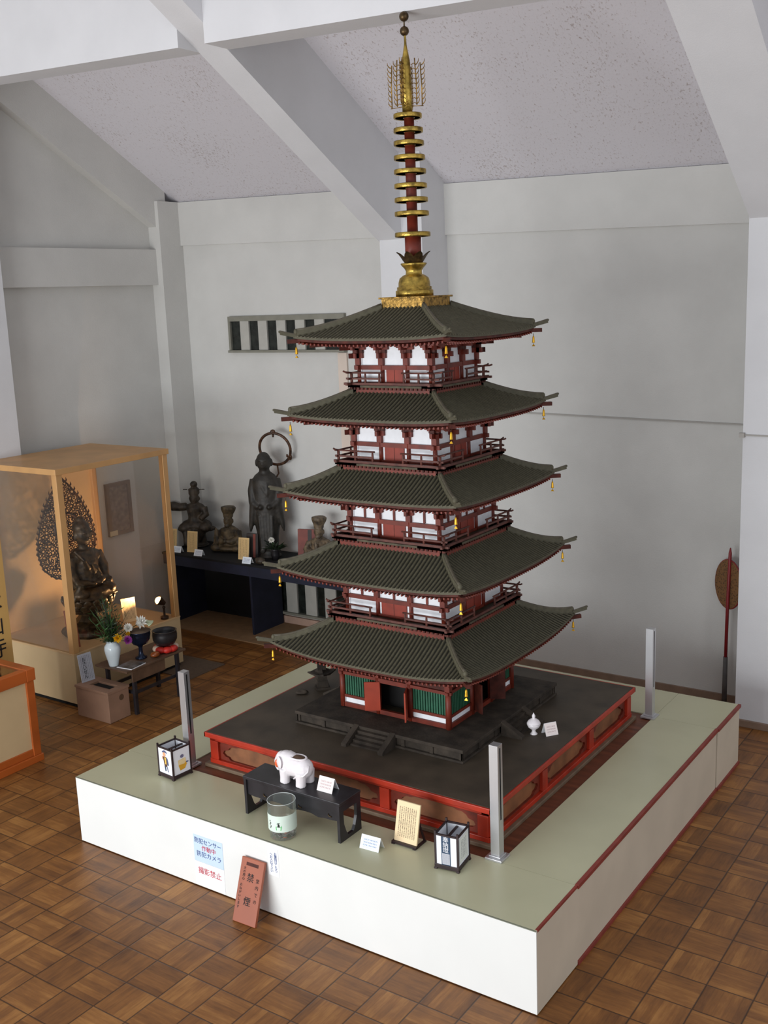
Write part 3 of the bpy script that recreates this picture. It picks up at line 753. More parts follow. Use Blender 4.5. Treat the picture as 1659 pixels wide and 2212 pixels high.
# stone base with four stairs
m = MB('stone'); sb, zt = .566, .684
m.box(CX-sb, CX+sb, CY-sb, CY+sb, zt-.02, zt); m.box(CX-sb+.016, CX+sb-.016, CY-sb+.016, CY+sb-.016, DZ+.014, zt-.02); m.box(CX-sb, CX+sb, CY-sb, CY+sb, DZ, DZ+.014)
for k in range(4):
    m.xf = side(k)
    for q in range(7):
        a = -sb+.02+(2*sb-.04)*q/6; m.box(a-.012, a+.012, sb-.02, sb-.008, DZ+.014, zt-.02)
m.xf = None; base = m.build('stone_base', PG, .003)
for k in range(4):
    m = MB('stone'); m.xf = side(k)
    for q in range(4):
        z = zt-.018-q*.0165; m.box(-.10, .10, sb-.01, sb+.022+q*.024, DZ, z)
    for s in (-1, 1):
        a0, a1 = s*.122-.017, s*.122+.017
        m.hexa([(a0, sb-.005, DZ), (a1, sb-.005, DZ), (a1, sb+.125, DZ), (a0, sb+.125, DZ)], [(a0, sb-.005, zt+.004), (a1, sb-.005, zt+.004), (a1, sb+.125, DZ+.016), (a0, sb+.125, DZ+.016)])
    m.xf = None; m.build('stair', base)
# finial
m = MB('goldo'); m.box(CX-.137, CX+.137, CY-.137, CY+.137, 2.952, 3.012); m.box(CX-.149, CX+.149, CY-.149, CY+.149, 3.010, 3.020); m.box(CX-.141, CX+.141, CY-.141, CY+.141, 2.946, 2.958)
sp = m.build('finial_box', PG, .002)
fx, fy = CX-.004, CY-.004
m = MB('gold'); m.lathe((fx, fy, 3.02), [(.104, 0), (.104, .03), (.1, .033), (.096, .034), (.096, .05), (.088, .052), (.087, .075), (.08, .098), (.062, .112), (.046, .118), (.044, .135), (.052, .15), (.066, .164), (.073, .174), (.07, .178), (.05, .18)], 32)
m.build('inverted_bowl', sp)
m = MB('bronze')
for q in range(8):
    t = PI/4*q+.2; d = Vector((math.cos(t), math.sin(t), 0)); tt = Vector((-d.y, d.x, 0)); c = Vector((fx, fy, 3.19))
    vs, fs = [], []
    for j, (r, z, w) in enumerate(((.045, 0, .012), (.058, .02, .024), (.072, .042, .027), (.088, .058, .018), (.102, .068, .003))):
        for u in (-1, 0, 1): vs.append(tuple(c+d*(r-(.006 if u else 0))+tt*u*w+Vector((0, 0, z))))
    for j in range(4):
        for u in (0, 1): fs.append((j*3+u, j*3+u+1, j*3+u+4, j*3+u+3))
    m.add(vs, fs, 0, True)
m.build('lotus_petals', sp, recalc=False)
m = MB('red'); m.lathe((fx, fy, 3.185), [(.045, 0), (.045, .165), (.03, .168), (.029, .4), (.027, .79)], 16); m.build('pole', sp)
for q, z in enumerate((3.349, 3.459, 3.531, 3.604, 3.678, 3.75, 3.824, 3.89, 3.963)):
    R = (.0975, .094, .091, .089, .0875, .0845, .082, .0795, .0765)[q]
    m = MB('gold'); m.lathe((fx-.001*q, fy, z-.012), [(R-.009, .002), (R-.002, 0), (R, .004), (R, .02), (R-.002, .024), (R-.009, .022), (R-.009, .002)], 28)
    for k in range(8):
        t = PI/4*k+.1; m.beam((fx+.02*math.cos(t), fy+.02*math.sin(t), z), (fx+(R-.006)*math.cos(t), fy+(R-.006)*math.sin(t), z), .01, .01)
    m.lathe((fx, fy, z-.011), [(.031 if q else .047, 0), (.034 if q else .05, .004), (.034 if q else .05, .018), (.031 if q else .047, .022)], 16)
    m.build('ring', sp)
m = MB('gold'); m.lathe((fx-.008, fy, 3.97), [(.027, 0), (.028, .12), (.0255, .2), (.022, .27), (.014, .31), (.007, .35), (.0045, .40), (.0035, .43)], 14); m.build('shaft', sp)
for k in range(4):
    m = MB('goldo'); t = PI/2*k+.25; d = Vector((math.cos(t), math.sin(t), 0)); c = Vector((fx-.009, fy, 0))
    for r, za, zb_ in ((.055, 4.015, 4.25), (.085, 4.01, 4.225)):
        m.tube([c+d*r+Vector((0, 0, za)), c+d*r+Vector((0, 0, (za+zb_)/2)), c+d*(r-.006)+Vector((0, 0, zb_))], .0032, 5)
        for q in range(9):
            z = za+.006+q*.0245; o = .024 if r > .06 else .02
            m.tube([c+d*r+Vector((0, 0, z)), c+d*(r+o*.45)+Vector((0, 0, z+.006)), c+d*(r+o*.75)+Vector((0, 0, z+.017)), c+d*(r+o*.8)+Vector((0, 0, z+.03))], [.003, .0028, .0022, .001], 4)
            if r < .06: m.tube([c+d*r+Vector((0, 0, z)), c+d*(r-.012)+Vector((0, 0, z+.008)), c+d*(r-.026)+Vector((0, 0, z+.002))], [.0022]*3, 4)
    m.tube([c+d*.024+Vector((0, 0, 4.012)), c+d*.092+Vector((0, 0, 4.008))], .002, 4)
    m.build('flame_vane', sp)
for z, r in ((4.388, .0245), (4.46, .0255)):
    m = MB('bronze'); m.ell((fx-.011, fy, z), (r, r, r), 16, 10); m.tube([(fx-.011, fy, z-.05), (fx-.011, fy, z)], .004, 6); m.build('jewel', sp)
# ---------------------------------------------------------------- posts on the plinth
def stanchion(x, y, label):
    t = thing('steel_post', label, 'post', (x, y, H), 'square steel posts at the plinth corners')
    m = MB('steel'); m.box(x-.045, x+.045, y-.045, y+.045, H, H+.012); m.box(x-.031, x+.031, y-.031, y+.031, H+.012, H+.02); m.build('base_plate', t, .002)
    m = MB('steel dark'); m.box(x-.023, x+.023, y-.023, y+.023, H+.02, H+.575)
    m.box(x+.0225, x+.0238, y-.006, y+.004, H+.20, H+.56, 1); m.build('post_shaft', t, .002)
    return t
stanchion(-.424, .443, 'square steel post at the front right corner of the red platform')
stanchion(-.418, 2.405, 'square steel post at the far corner of the plinth, in front of the bare wall')
stanchion(-2.446, .449, 'square steel post behind the painted lantern on the left of the plinth')

# ---------------------------------------------------------------- small lanterns
def lantern(c, rot, sx, sy, h, label):
    x, y = c; t = thing('paper_lantern', label, 'lantern', (x, y, H))
    M = Matrix.Translation((x, y, H)) @ Matrix.Rotation(rot, 4, 'Z'); hx, hy = sx/2, sy/2
    m = MB('lframe'); m.box(-hx-.006, hx+.006, -hy-.006, hy+.006, .006, .026, 0, M)
    for a in (-1, 1):
        for b in (-1, 1): m.box(a*hx-.008, a*hx+.008, b*hy-.008, b*hy+.008, 0, .008, 0, M)
    m.build('lantern_base', t, .0015)
    for a in (-1, 1):
        for b in (-1, 1): m = MB('lframe'); m.box(a*hx-.0045, a*hx+.0045, b*hy-.0045, b*hy+.0045, .02, h, 0, M); m.build('corner_post', t)
    m = MB('lframe')
    for z in (h-.022, ):
        m.box(-hx, hx, -hy-.004, -hy+.004, z, z+.008, 0, M); m.box(-hx, hx, hy-.004, hy+.004, z, z+.008, 0, M)
        m.box(-hx-.004, -hx+.004, -hy, hy, z, z+.008, 0, M); m.box(hx-.004, hx+.004, -hy, hy, z, z+.008, 0, M)
    m.box(-.006, .006, -hy, hy, h-.035, h-.029, 0, M); m.build('top_frame', t)
    P = []
    for nm, b in (('front', (-hx+.004, hx-.004, -hy-.001, -hy+.001)), ('back', (-hx+.004, hx-.004, hy-.001, hy+.001)), ('left', (-hx-.001, -hx+.001, -hy+.004, hy-.004)), ('right', (hx-.001, hx+.001, -hy+.004, hy-.004))):
        m = MB('lpaper'); m.box(b[0], b[1], b[2], b[3], .026, h-.022, 0, M); P.append(m.build('paper_pane', t))
    m = MB('pine'); m.box(-.012, .012, -.012, .012, .026, .05, 0, M); m.build('candle_block', t)
    fr = (M @ Vector((0, -hy-.0022, 0)), M.to_3x3() @ Vector((1, 0, 0)), M.to_3x3() @ Vector((0, -1, 0)))
    rt = (M @ Vector((hx+.0022, 0, 0)), M.to_3x3() @ Vector((0, 1, 0)), M.to_3x3() @ Vector((1, 0, 0)))
    return t, P, fr, rt
Z = Vector((0, 0, 1))
def patch(m, fr, poly, mi=0, d=0.):
    o, xd, n = fr
    m.add([tuple(o+n*d+xd*x+Z*y) for x, y in poly], [tuple(range(len(poly)))], mi)
def disc(cx, cy, rx, ry, n=14, a0=0): return [(cx+rx*math.cos(2*PI*k/n+a0), cy+ry*math.sin(2*PI*k/n+a0)) for k in range(n)]
t, P, fr, rt = lantern((-2.437, .318), -.10, .125, .125, .196, 'small paper lantern with a coloured drawing, near the left corner of the plinth')
m = MB('figblue skin figbrown figyel dkblue')   # a painted strolling figure with a cap, robe and stick
patch(m, fr, disc(-.006, .142, .013, .014), 1); patch(m, fr, [(-.026, .157), (-.018, .150), (.006, .156), (.020, .148), (.014, .163), (-.004, .168)], 0)
patch(m, fr, [(-.018, .128), (.010, .130), (.018, .095), (.014, .070), (-.008, .070), (-.014, .098)], 2, .0002)
patch(m, fr, [(-.006, .126), (.008, .126), (.010, .085), (-.002, .085)], 3, .0004); patch(m, fr, [(-.028, .130), (-.018, .126), (-.016, .108), (-.024, .112)], 1, .0004)
patch(m, fr, [(.012, .128), (.022, .122), (.030, .084), (.022, .078), (.016, .100)], 0, .0005)
patch(m, fr, [(-.010, .072), (.002, .072), (.004, .044), (-.004, .040)], 4, .0004); patch(m, fr, [(.010, .072), (.016, .070), (.024, .042), (.018, .040)], 0, .0004)
m.build('painted_figure', P[0], recalc=False)
m = MB('greyviolet palegold boatyel figblue')
patch(m, rt, disc(.004, .126, .013, .010)); patch(m, rt, [(-.026, .108), (.026, .112), (.034, .074), (-.024, .070)], 1); patch(m, rt, [(-.022, .072), (-.010, .062), (.034, .068), (.030, .088), (.016, .076), (-.020, .080)], 2, .0003)
patch(m, rt, [(-.022, .070), (-.014, .044), (.020, .048), (.036, .074), (.004, .064)], 2, .0004); patch(m, rt, [(.030, .086), (.046, .084), (.046, .078), (.030, .078)], 3, .0005)
m.build('painted_motif', P[3], recalc=False)
t, P, fr, rt = lantern((-.578, .288), .13, .112, .13, .192, 'small paper lantern with a dark blue lettered band, beside the front steel post')
m = MB('dkblue lpaper'); patch(m, fr, [(-.026, .022), (.020, .022), (.020, .172), (-.026, .172)])
m.build('blue_band', P[0], recalc=False)
text('奉\n納\n燈', fr[0]+Z*.128+fr[1]*-.003+fr[2]*.0005, fr[1], Z, .030, 'lpaper', P[0], line=.86)
for k, s in enumerate(('南無', '佛陀', '法華')): pass
m = MB('pg_grey'); quad_page('band_print', fr[0]+fr[1]*-.022+Z*.03+fr[2]*.001, fr[1], Z, .038, .055, 'pg_grey', P[0])
quad_page('printed_sheet', rt[0]+rt[1]*-.05+Z*.036+rt[2]*.0004, rt[1], Z, .10, .125, 'pg_lant', P[3])

# ---------------------------------------------------------------- offering stand with elephant
TX0, TX1, TY0, TY1, TZ = -1.772, -1.142, .165, .345, .612
t = thing('low_stand', 'low black lacquered stand carrying the white elephant', 'table', ((TX0+TX1)/2, (TY0+TY1)/2, H))
m = MB('black'); m.box(TX0, TX1, TY0, TY1, TZ-.016, TZ); m.build('stand_top', t, .003)
def leg_panel(x, s):
    m = MB('black'); o = Vector((x, (TY0+TY1)/2, H)); h = TZ-.016-H; w = (TY1-TY0)/2-.002
    outer = [(-w*.98, 0), (-w*.98, h), (w*.98, h), (w*.98, 0)]
    hole = [(-w*.62, h*.80), (-w*.60, h*.45), (-w*.42, h*.22), (-w*.25, h*.10), (w*.25, h*.10), (w*.42, h*.22), (w*.60, h*.45), (w*.62, h*.80)]
    th = .016; P = lambda q, d: (x+d, o.y+q[0], H+q[1])
    vs, fs = [], []
    ring = [(-w, h*.80), (-w, h*.45), (-w, h*.22), (-w, 0), (w, 0), (w, h*.22), (w, h*.45), (w, h*.80)]
    for d in (-th/2, th/2):
        for a in hole: vs.append(P(a, d))
        for a in ring: vs.append(P(a, d))
    for d in (0, 16):
        for k in range(7): fs.append((d+k, d+k+1, d+8+k+1, d+8+k))
    for k in range(7): fs += [(k, k+1, 16+k+1, 16+k), (8+k, 9+k, 25+k, 24+k)]
    m.add(vs, fs); m.box(x-th/2, x+th/2, o.y-w, o.y+w, H+h*.80, H+h)
    m.build('leg', t)
leg_panel(TX0+.012, -1); leg_panel(TX1-.012, 1)
m = MB('black'); A = [(0, 0)]
L = TX1-TX0-.04; zt = TZ-.016-H
prof = [(0, zt), (L, zt), (L, zt-.085)]+[(L-L*k/14, zt-.085-.014*math.sin(PI*k/14*3)**2*(1 if k % 2 else .4)) for k in range(1, 14)]+[(0, zt-.085)]
m.prism(prof, (TX0+.02, TY0+.012, H), (1, 0, 0), (0, 0, 1), .012); ap = m.build('apron', t)
m = MB('bronze')
for a in (.13, .36, .55):
    m.tube([(TX0+a, TY0+.010, TZ-.075), (TX0+a+.006, TY0+.008, TZ-.085), (TX0+a+.020, TY0+.010, TZ-.088)], .003, 5)
m.build('carved_scroll', ap)

t = thing('elephant_vessel', 'white porcelain elephant vessel with an open back', 'vessel', (-1.482, .255, TZ))
ex, ey, ez = -1.482, .255, TZ
m = MB('porc'); S = lambda x, y, z: (ex+x, ey+y, ez+z)
m.ell(S(.005, 0, .086), (.090, .058, .056)); m.ell(S(.055, 0, .085), (.048, .052, .052)); m.ell(S(-.06, 0, .108), (.05, .045, .048)); m.ell(S(-.088, 0, .112), (.032, .034, .036))
m.ell(S(-.04, 0, .125), (.05, .04, .03))
for dx, dy in ((-.045, -.032), (-.045, .032), (.058, -.032), (.058, .032)):
    m.tube([S(dx, dy, .075), S(dx, dy*1.05, .03), S(dx-.002, dy*1.08, 0)], [.031, .027, .027], 12)
m.tube([S(-.106, -.004, .115), S(-.120, -.006, .09), S(-.118, -.008, .062), S(-.106, -.01, .046), S(-.098, -.01, .05)], [.017, .014, .0115, .009, .006], 10)
body = blob('elephant_body', m, .0045, t, 2)
for s in (-1, 1):
    m = MB('porc'); m.ell(S(-.07, s*.046, .105), (.024, .006, .032), 12, 8, 0, Matrix.Rotation(s*.35, 3, 'Z')); m.build('ear', t)
    m = MB('orange'); m.ell(S(-.094, s*.034, .092), (.013, .008, .023), 10, 7, 0, Matrix.Rotation(-s*.5, 3, 'Z')); m.build('cheek_panel', t)
m = MB('porc'); m.tube([S(.096, -.01, .11), S(.102, -.03, .085), S(.085, -.05, .066), S(.05, -.056, .06), S(.03, -.055, .045)], .005, 7); m.build('tail', t)
m = MB('frame'); m.ell(S(.02, 0, .134), (.047, .028, .010), 20, 6); m.build('opening', t)  # solid dark disc; the shade of the hollow back is put into its colour
m = MB('porc'); m.ring(S(.02, 0, .1375), (0, 0, 1), .030, .0045, 28, 7, 0, 1.0)
for i, v in enumerate(m.v): m.v[i] = (ex+.02+(v[0]-ex-.02)*1.6, v[1], v[2])
m.build('opening_rim', t)

def tent_card(name, c, rot, w, h, mk, label, group=None, z=H, tilt=.5, depth=None):
    t = thing(name, label, 'card', (c[0], c[1], z), group); d = h*tilt; R = Matrix.Translation((c[0], c[1], z)) @ Matrix.Rotation(rot, 4, 'Z')
    m = MB('paperwhite'); th = .0015
    q = lambda x, y, zz: tuple(R @ Vector((x, y, zz)))
    hh = h*math.cos(math.asin(min(.9, tilt)))
    for s in (-1, 1):
        m.hexa([q(-w/2, s*d, 0), q(w/2, s*d, 0), q(w/2, s*(d-th), 0), q(-w/2, s*(d-th), 0)], [q(-w/2, 0, hh), q(w/2, 0, hh), q(w/2, -s*th*.2, hh-th), q(-w/2, -s*th*.2, hh-th)])
    m.build('folded_card', t)
    o = Vector(q(-w/2, -d-.001, 0)); xd = R.to_3x3() @ Vector((1, 0, 0)); yd = (R.to_3x3() @ Vector((0, d, hh))).normalized()
    quad_page('printed_face', o+yd*h*.02-Vector((0, 0, 0)), xd, yd, w, h*.96, mk, t)
    return t
tent_card('tent_card', (-1.285, .262), .02, .094, .075, 'pg_pink', 'small white card beside the porcelain elephant', z=TZ, tilt=.42)
tent_card('tent_card', (-.992, .215), .06, .108, .068, 'pg_card', 'white folded card with blue print, standing on the plinth right of the stand', tilt=.42)
tent_card('tent_card', (-.632, 1.44), .95, .075, .072, 'pg_pink', 'small card on the red platform beside the white lidded jar', z=DZ, tilt=.4)

# printed board on a small easel
t = thing('text_board', 'cream printed text board on a small dark easel', 'sign', (-.862, .32, H))
o = Vector((-.929, .315, H+.012)); xd = Vector((1, 0, 0)); yd = Vector((.04, .16, .97)).normalized()
m = MB('papercream'); m.prism([(0, 0), (.132, 0), (.132, .205), (0, .205)], o, xd, yd, .008); m.build('board_panel', t)
quad_page('printed_text', o+xd*.002+yd*.002+xd.cross(yd)*.0008, xd, yd, .128, .201, 'pg_cream', t)
m = MB('lframe'); m.box(-.935, -.792, .300, .335, H+.004, H+.014)
for a in (-.925, -.802): m.box(a-.008, a+.008, .296, .40, H, H+.006); m.beam((a, .395, H+.004), (a, .345, H+.13), .008, .008)
m.build('easel', t)

# glass collection jar
t = thing('collection_jar', 'clear glass jar with a pale label and coins at the bottom', 'jar', (-1.446, .088, H))
jx, jy = -1.446, .088
m = MB('jarglass'); m.lathe((jx, jy, H), [(.060, .001), (.066, .006), (.067, .05), (.070, .06), (.071, .19), (.0715, .196)], 40)
m.f = m.f[:-1]; m.m = m.m[:-1]; m.s = m.s[:-1]; m.build('glass_wall', t, recalc=False)
m = MB('jarrim'); m.ring((jx, jy, H+.196), (0, 0, 1), .0705, .0014, 40, 6); m.build('glass_rim', t)  # opaque pale rim; the glass edge's bright reflection is put into its colour
m = MB('jarlabel'); n = 26; vs, fs = [], []
for k in range(n+1):
    a = -PI*.98+PI*1.25*k/n
    for z in (.052, .138): vs.append((jx+.0722*math.cos(a), jy+.0722*math.sin(a), H+z))
for k in range(n): fs.append((2*k, 2*k+2, 2*k+3, 2*k+1))
m.add(vs, fs, 0, True); lab = m.build('label', t, recalc=False)
m = MB('jargreen ink')
def onjar(a, z, r=.0728): return (jx+r*math.cos(a), jy+r*math.sin(a), H+z)
def jpatch(pts, mi): m.add([onjar(-PI*.36+x/.072, z) for x, z in pts], [tuple(range(len(pts)))], mi)
jpatch([(-.014, .064), (.012, .064), (.014, .076), (-.016, .078)], 0); jpatch([(-.017, .076), (-.010, .077), (-.013, .088)], 0); jpatch([(.006, .077), (.015, .076), (.014, .090)], 0)
jpatch([(-.008, .080), (.006, .080), (.003, .096), (-.003, .100)], 1); jpatch([(-.010, .096), (.006, .100), (.004, .104), (-.008, .101)], 1)
m.build('label_drawing', lab, recalc=False); m = MB('jargreen ink')
for x, z in ((-.052, .108), (-.048, .098), (-.053, .090), (-.046, .082), (-.050, .074)): jpatch([(x-.004, z), (x+.003, z+.002), (x+.004, z-.005), (x, z-.007)], 1)
m.build('label_lettering', lab, recalc=False)
m = MB('coin orange'); rr = random.Random(4)
for k in range(70):
    a, q = rr.random()*2*PI, .054*math.sqrt(rr.random()); x, y, z = jx+q*math.cos(a), jy+q*math.sin(a), H+.007+rr.random()*.03
    Mx = Matrix.Translation((x, y, z)) @ Matrix.Rotation(rr.uniform(-.6, .6), 4, 'X') @ Matrix.Rotation(rr.uniform(-.6, .6), 4, 'Y'); n = 10
    vs = [tuple(Mx @ Vector((.0105*math.cos(2*PI*i/n), .0105*math.sin(2*PI*i/n), h_))) for h_ in (0, .0016) for i in range(n)]
    m.add(vs, [tuple(range(n))[::-1], tuple(range(n, 2*n))]+[(i, (i+1) % n, (i+1) % n+n, i+n) for i in range(n)], 1 if k % 17 == 0 else 0)
tag(m.build('loose_coins'), 'heap of loose coins at the bottom of the glass jar', 'coins', None, 'stuff')

# notices on the front face
def sheet(x0, x1, z0, z1, mk, name, label, cat='notice'):
    m = MB(mk); m.box(x0, x1, -.0016, -.0003, z0, z1); return tag(m.build(name), label, cat)
X, NY = Vector((1, 0, 0)), -.0018
s = sheet(-1.997, -1.790, .150, .300, 'paperblue', 'paper_notice', 'pale blue notice in blue and red lettering, upper of two on the plinth front')
text('防犯センサー', (-1.893, NY, .270), X, Z, .034, 'inkblue', s, sx=.95); text('作動中', (-1.890, NY, .232), X, Z, .034, 'inkred', s); text('防犯カメラ', (-1.890, NY, .195), X, Z, .034, 'inkblue', s, sx=1.05)
s = sheet(-2.0, -1.79, .012, .1485, 'paperwhite', 'paper_notice', 'white notice with one red line of lettering, lower of two on the plinth front')
text('撮影禁止', (-1.893, NY, .098), X, Z, .042, 'inkred', s)
s = sheet(-1.478, -1.410, .222, .371, 'paperwhite', 'sign_slip', 'narrow white handwritten slip pasted below the glass jar', 'notice')
text('お\n賽\n銭\nは\nこ\nち\nら', (-1.428, NY, .298), X, Z, .019, 'inkblue', s, line=.8); text('へ\nお\n入\nれ\n下\nさ\nい', (-1.456, NY, .292), X, Z, .019, 'inkblue', s, line=.8)
# leaning board
t = thing('leaning_sign', 'red-brown wooden no-smoking board leaning against the plinth front', 'sign', (-1.54, -.14, 0))
o = Vector((-1.612, -.148, .003)); xd = Vector((1, .03, 0)).normalized(); yd = Vector((-.02, .125, .285)).normalized()
m = MB('board'); m.prism([(0, 0), (.146, 0), (.146, .312), (0, .312)], o, xd, yd, .018); m.build('board_panel', t, .003)
nn = xd.cross(yd).normalized(); W = lambda a, b: o+xd*a+yd*b+nn*.0005
text('禁', W(.073, .218), xd, yd, .046, 'ink', t); text('煙', W(.073, .105), xd, yd, .046, 'ink', t)
text('堂\n内\nで\nの', W(.120, .165), xd, yd, .022, 'ink', t, line=1.5); text('火\nの\n用\n心', W(.030, .235), xd, yd, .017, 'ink', t, line=1.0); text('お\nね\nが\nい\nし\nま\nす', W(.022, .125), xd, yd, .016, 'ink', t, line=1.1)
m = MB('redd'); m.prism([(.035, .276), (.112, .276), (.112, .292), (.035, .292)], o+nn*.0006, xd, yd, .0005); m.build('painted_bar', t)

# white covered jar, miniature stone lantern, pebble on the platform
t = thing('covered_jar', 'small white lidded porcelain jar on the red platform', 'jar', (-.707, 1.392, DZ))
m = MB('porc'); m.lathe((-.707, 1.392, DZ), [(.020, 0), (.021, .004), (.012, .012), (.010, .022), (.014, .03), (.031, .042), (.037, .056), (.0375, .062)], 26); m.build('jar_body', t)
m = MB('porc'); m.lathe((-.707, 1.392, DZ), [(.0385, .062), (.038, .067), (.030, .080), (.016, .090), (.008, .094), (.009, .101), (.010, .108), (.005, .118), (.001, .126)], 26); m.build('lid', t)
t = thing('stone_lantern', 'miniature dark tiered lantern standing on the red platform', 'lantern', (-2.19, 1.37, DZ))
lx, ly = -2.19, 1.385
m = MB('stone'); m.lathe((lx, ly, DZ), [(.052, 0), (.052, .014), (.042, .016), (.040, .05), (.036, .056)], 4, 0, False, 1.2, 1.2); m.build('lantern_base', t)
m = MB('stone'); m.lathe((lx, ly, DZ+.05), [(.034, 0), (.033, .05)], 4, 0, False, 1.2, 1.2); m.build('lantern_shaft', t)
def cap(z, r, h):
    m = MB('stone'); vs, fs = [], []
    for (q, zz, up) in ((r, 0, .014), (r*.98, .006, .016), (r*.55, h*.5, .002), (r*.3, h, 0)):
        for k in range(8):
            a = PI/4*k+PI/4; c = k % 2 == 0; d = q*(1.3 if c else .92); vs.append((lx+d*math.cos(a), ly+d*math.sin(a), z+zz+(up if c else 0)))
    for i in range(3):
        for k in range(8): fs.append((i*8+k, i*8+(k+1) % 8, i*8+8+(k+1) % 8, i*8+8+k))
    fs += [tuple(range(8))[::-1], tuple(range(24, 32))]; m.add(vs, fs); m.build('lantern_roof', t)
cap(DZ+.096, .07, .035)
m = MB('stone'); m.lathe((lx, ly, DZ+.128), [(.030, 0), (.030, .055)], 4, 0, False, 1.2, 1.2); m.build('lantern_chamber', t)
cap(DZ+.178, .062, .032); m = MB('stone'); m.lathe((lx, ly, DZ+.206), [(.012, 0), (.016, .012), (.006, .03), (.001, .038)], 10); m.build('lantern_finial', t)
t = thing('model_stone', 'small flat dark stone on the platform beside the tiered lantern', 'stone', (-2.24, 1.24, DZ))
m = MB('stone'); m.ell((-2.24, 1.24, DZ+.011), (.045, .026, .011), 12, 6, 0, Matrix.Rotation(.6, 3, 'Z')); m.ell((-2.228, 1.248, DZ+.018), (.026, .017, .010), 10, 6); blob('stone_body', m, .004, t, 1)
# ---------------------------------------------------------------- glass case with the seated buddha
KX0, KX1, KY0, KY1, KZ0, KZ1 = -5.52, -4.58, 1.36, 2.48, .44, 1.87
t = thing('display_case', 'tall pine and glass display case around the seated statue', 'display case', ((KX0+KX1)/2, (KY0+KY1)/2, 0))
m = MB('pineply dark'); m.box(KX0, KX1, KY0, KY1, .035, KZ0-.012, 0); m.box(KX0+.02, KX1-.02, KY0+.02, KY1-.02, 0, .035, 1); m.build('case_cabinet', t)
m = MB('ply'); m.box(KX0-.003, KX1+.003, KY0-.003, KY1+.003, KZ0-.012, KZ0); m.build('case_floor', t)
for nm, x, y, w in (('near', KX1, KY0, .055), ('far', KX1, KY1, .05), ('back', KX0, KY1, .05), ('backleft', KX0, KY0, .05)):
    m = MB('pine'); sx, sy = (-1 if x == KX1 else 1), (1 if y == KY0 else -1)
    m.box(min(x, x+sx*w), max(x, x+sx*w), min(y, y+sy*w), max(y, y+sy*w), KZ0, KZ1-.04); m.build('case_post', t, .003)
m = MB('pine'); m.box(KX0-.01, KX1+.012, KY0-.012, KY1+.012, KZ1-.045, KZ1); m.build('case_top', t, .003)
m = MB('ply'); m.box(KX0+.005, KX0+.02, KY0+.05, KY1-.05, KZ0, KZ1-.045); m.build('back_panel', t)
m = MB('caseglass'); m.box(KX1-.012, KX1-.008, KY0+.055, KY1-.05, KZ0, KZ1-.045); m.build('front_glass', t)
for y in (KY0+.01, KY1-.012):
    m = MB('caseglass'); m.box(KX0+.05, KX1-.055, y, y+.004, KZ0, KZ1-.045); m.build('side_glass', t)

bx_, by_ = -4.93, 1.83
t = thing('buddha_statue', 'dark gilt seated buddha on a lotus pedestal with flame halo, inside the glass case', 'statue', (bx_, by_, KZ0))
m = MB('buddha'); m.lathe((bx_, by_, KZ0), [(.235, 0), (.24, .02), (.225, .045), (.19, .06), (.195, .075), (.17, .09), (.12, .11), (.085, .15), (.09, .165), (.13, .185)], 8, 0, False); m.build('pedestal_base', t)
m = MB('buddha')
for row, (r, z, n, tilt) in enumerate(((.155, .20, 16, .9), (.185, .235, 18, .65), (.205, .275, 18, .4))):
    for k in range(n):
        a = 2*PI*(k+.5*(row % 2))/n; M3 = Matrix.Rotation(a, 3, 'Z') @ Matrix.Rotation(tilt, 3, 'Y')
        m.ell((bx_+r*math.cos(a)*.92, by_+r*math.sin(a), KZ0+z), (.014, .036, .038), 8, 6, 0, M3)
m.lathe((bx_, by_, KZ0+.18), [(.10, 0), (.17, .05), (.19, .10), (.18, .115)], 20); m.build('lotus_seat', t)
m = MB('buddha'); B_ = lambda x, y, z: (bx_+x, by_+y, KZ0+z)
m.ell(B_(.02, 0, .345), (.15, .21, .055)); m.ell(B_(.07, -.13, .35), (.09, .08, .05)); m.ell(B_(.07, .13, .35), (.09, .08, .05)); m.ell(B_(.10, .0, .34), (.07, .13, .04))
m.tube([B_(-.02, 0, .33), B_(-.02, 0, .46), B_(-.015, 0, .60), B_(-.01, 0, .69)], [.13, .11, .115, .075], 14)
for dy, dz in ((-.06, .70), (0, .66), (.06, .62), (.08, .56)): m.tube([B_(.03, dy-.06, dz), B_(.095, dy-.02, dz-.08), B_(.09, dy+.02, dz-.16)], [.014, .016, .014], 8)
for q in range(5): m.tube([B_(.13-.01*q, -.19+.02*q, .31+.016*q), B_(.185-.014*q, 0, .30+.02*q), B_(.13-.01*q, .19-.02*q, .31+.016*q)], .012, 8)
m.ell(B_(-.015, 0, .625), (.085, .165, .07))
for s in (-1, 1):
    m.tube([B_(-.01, s*.13, .64), B_(.02, s*.165, .52), B_(.06, s*.14, .44), B_(.11, s*.05, .43)], [.046, .043, .036, .022], 10)
    m.ell(B_(.115, s*.03, .425), (.035, .03, .016))
    m.tube([B_(.10, s*.14, .43), B_(.08, s*.17, .36), B_(.07, s*.20, .31)], [.03, .035, .025], 8)
m.tube([B_(-.01, 0, .68), B_(-.005, 0, .76)], [.04, .038], 10)
m.ell(B_(.005, 0, .815), (.078, .073, .090)); m.ell(B_(-.012, 0, .868), (.072, .070, .058)); m.ell(B_(-.015, 0, .925), (.036, .036, .034))
m.ell(B_(.082, 0, .808), (.013, .011, .024)); m.ell(B_(.077, 0, .775), (.009, .021, .007)); m.ell(B_(.075, -.028, .832), (.009, .019, .007)); m.ell(B_(.075, .028, .832), (.009, .019, .007))
for s in (-1, 1): m.ell(B_(-.002, s*.075, .80), (.014, .010, .040))
blob('statue_body', m, .0075, t, 2)
m = MB('halo'); rr = random.Random(11)
hx = -5.13
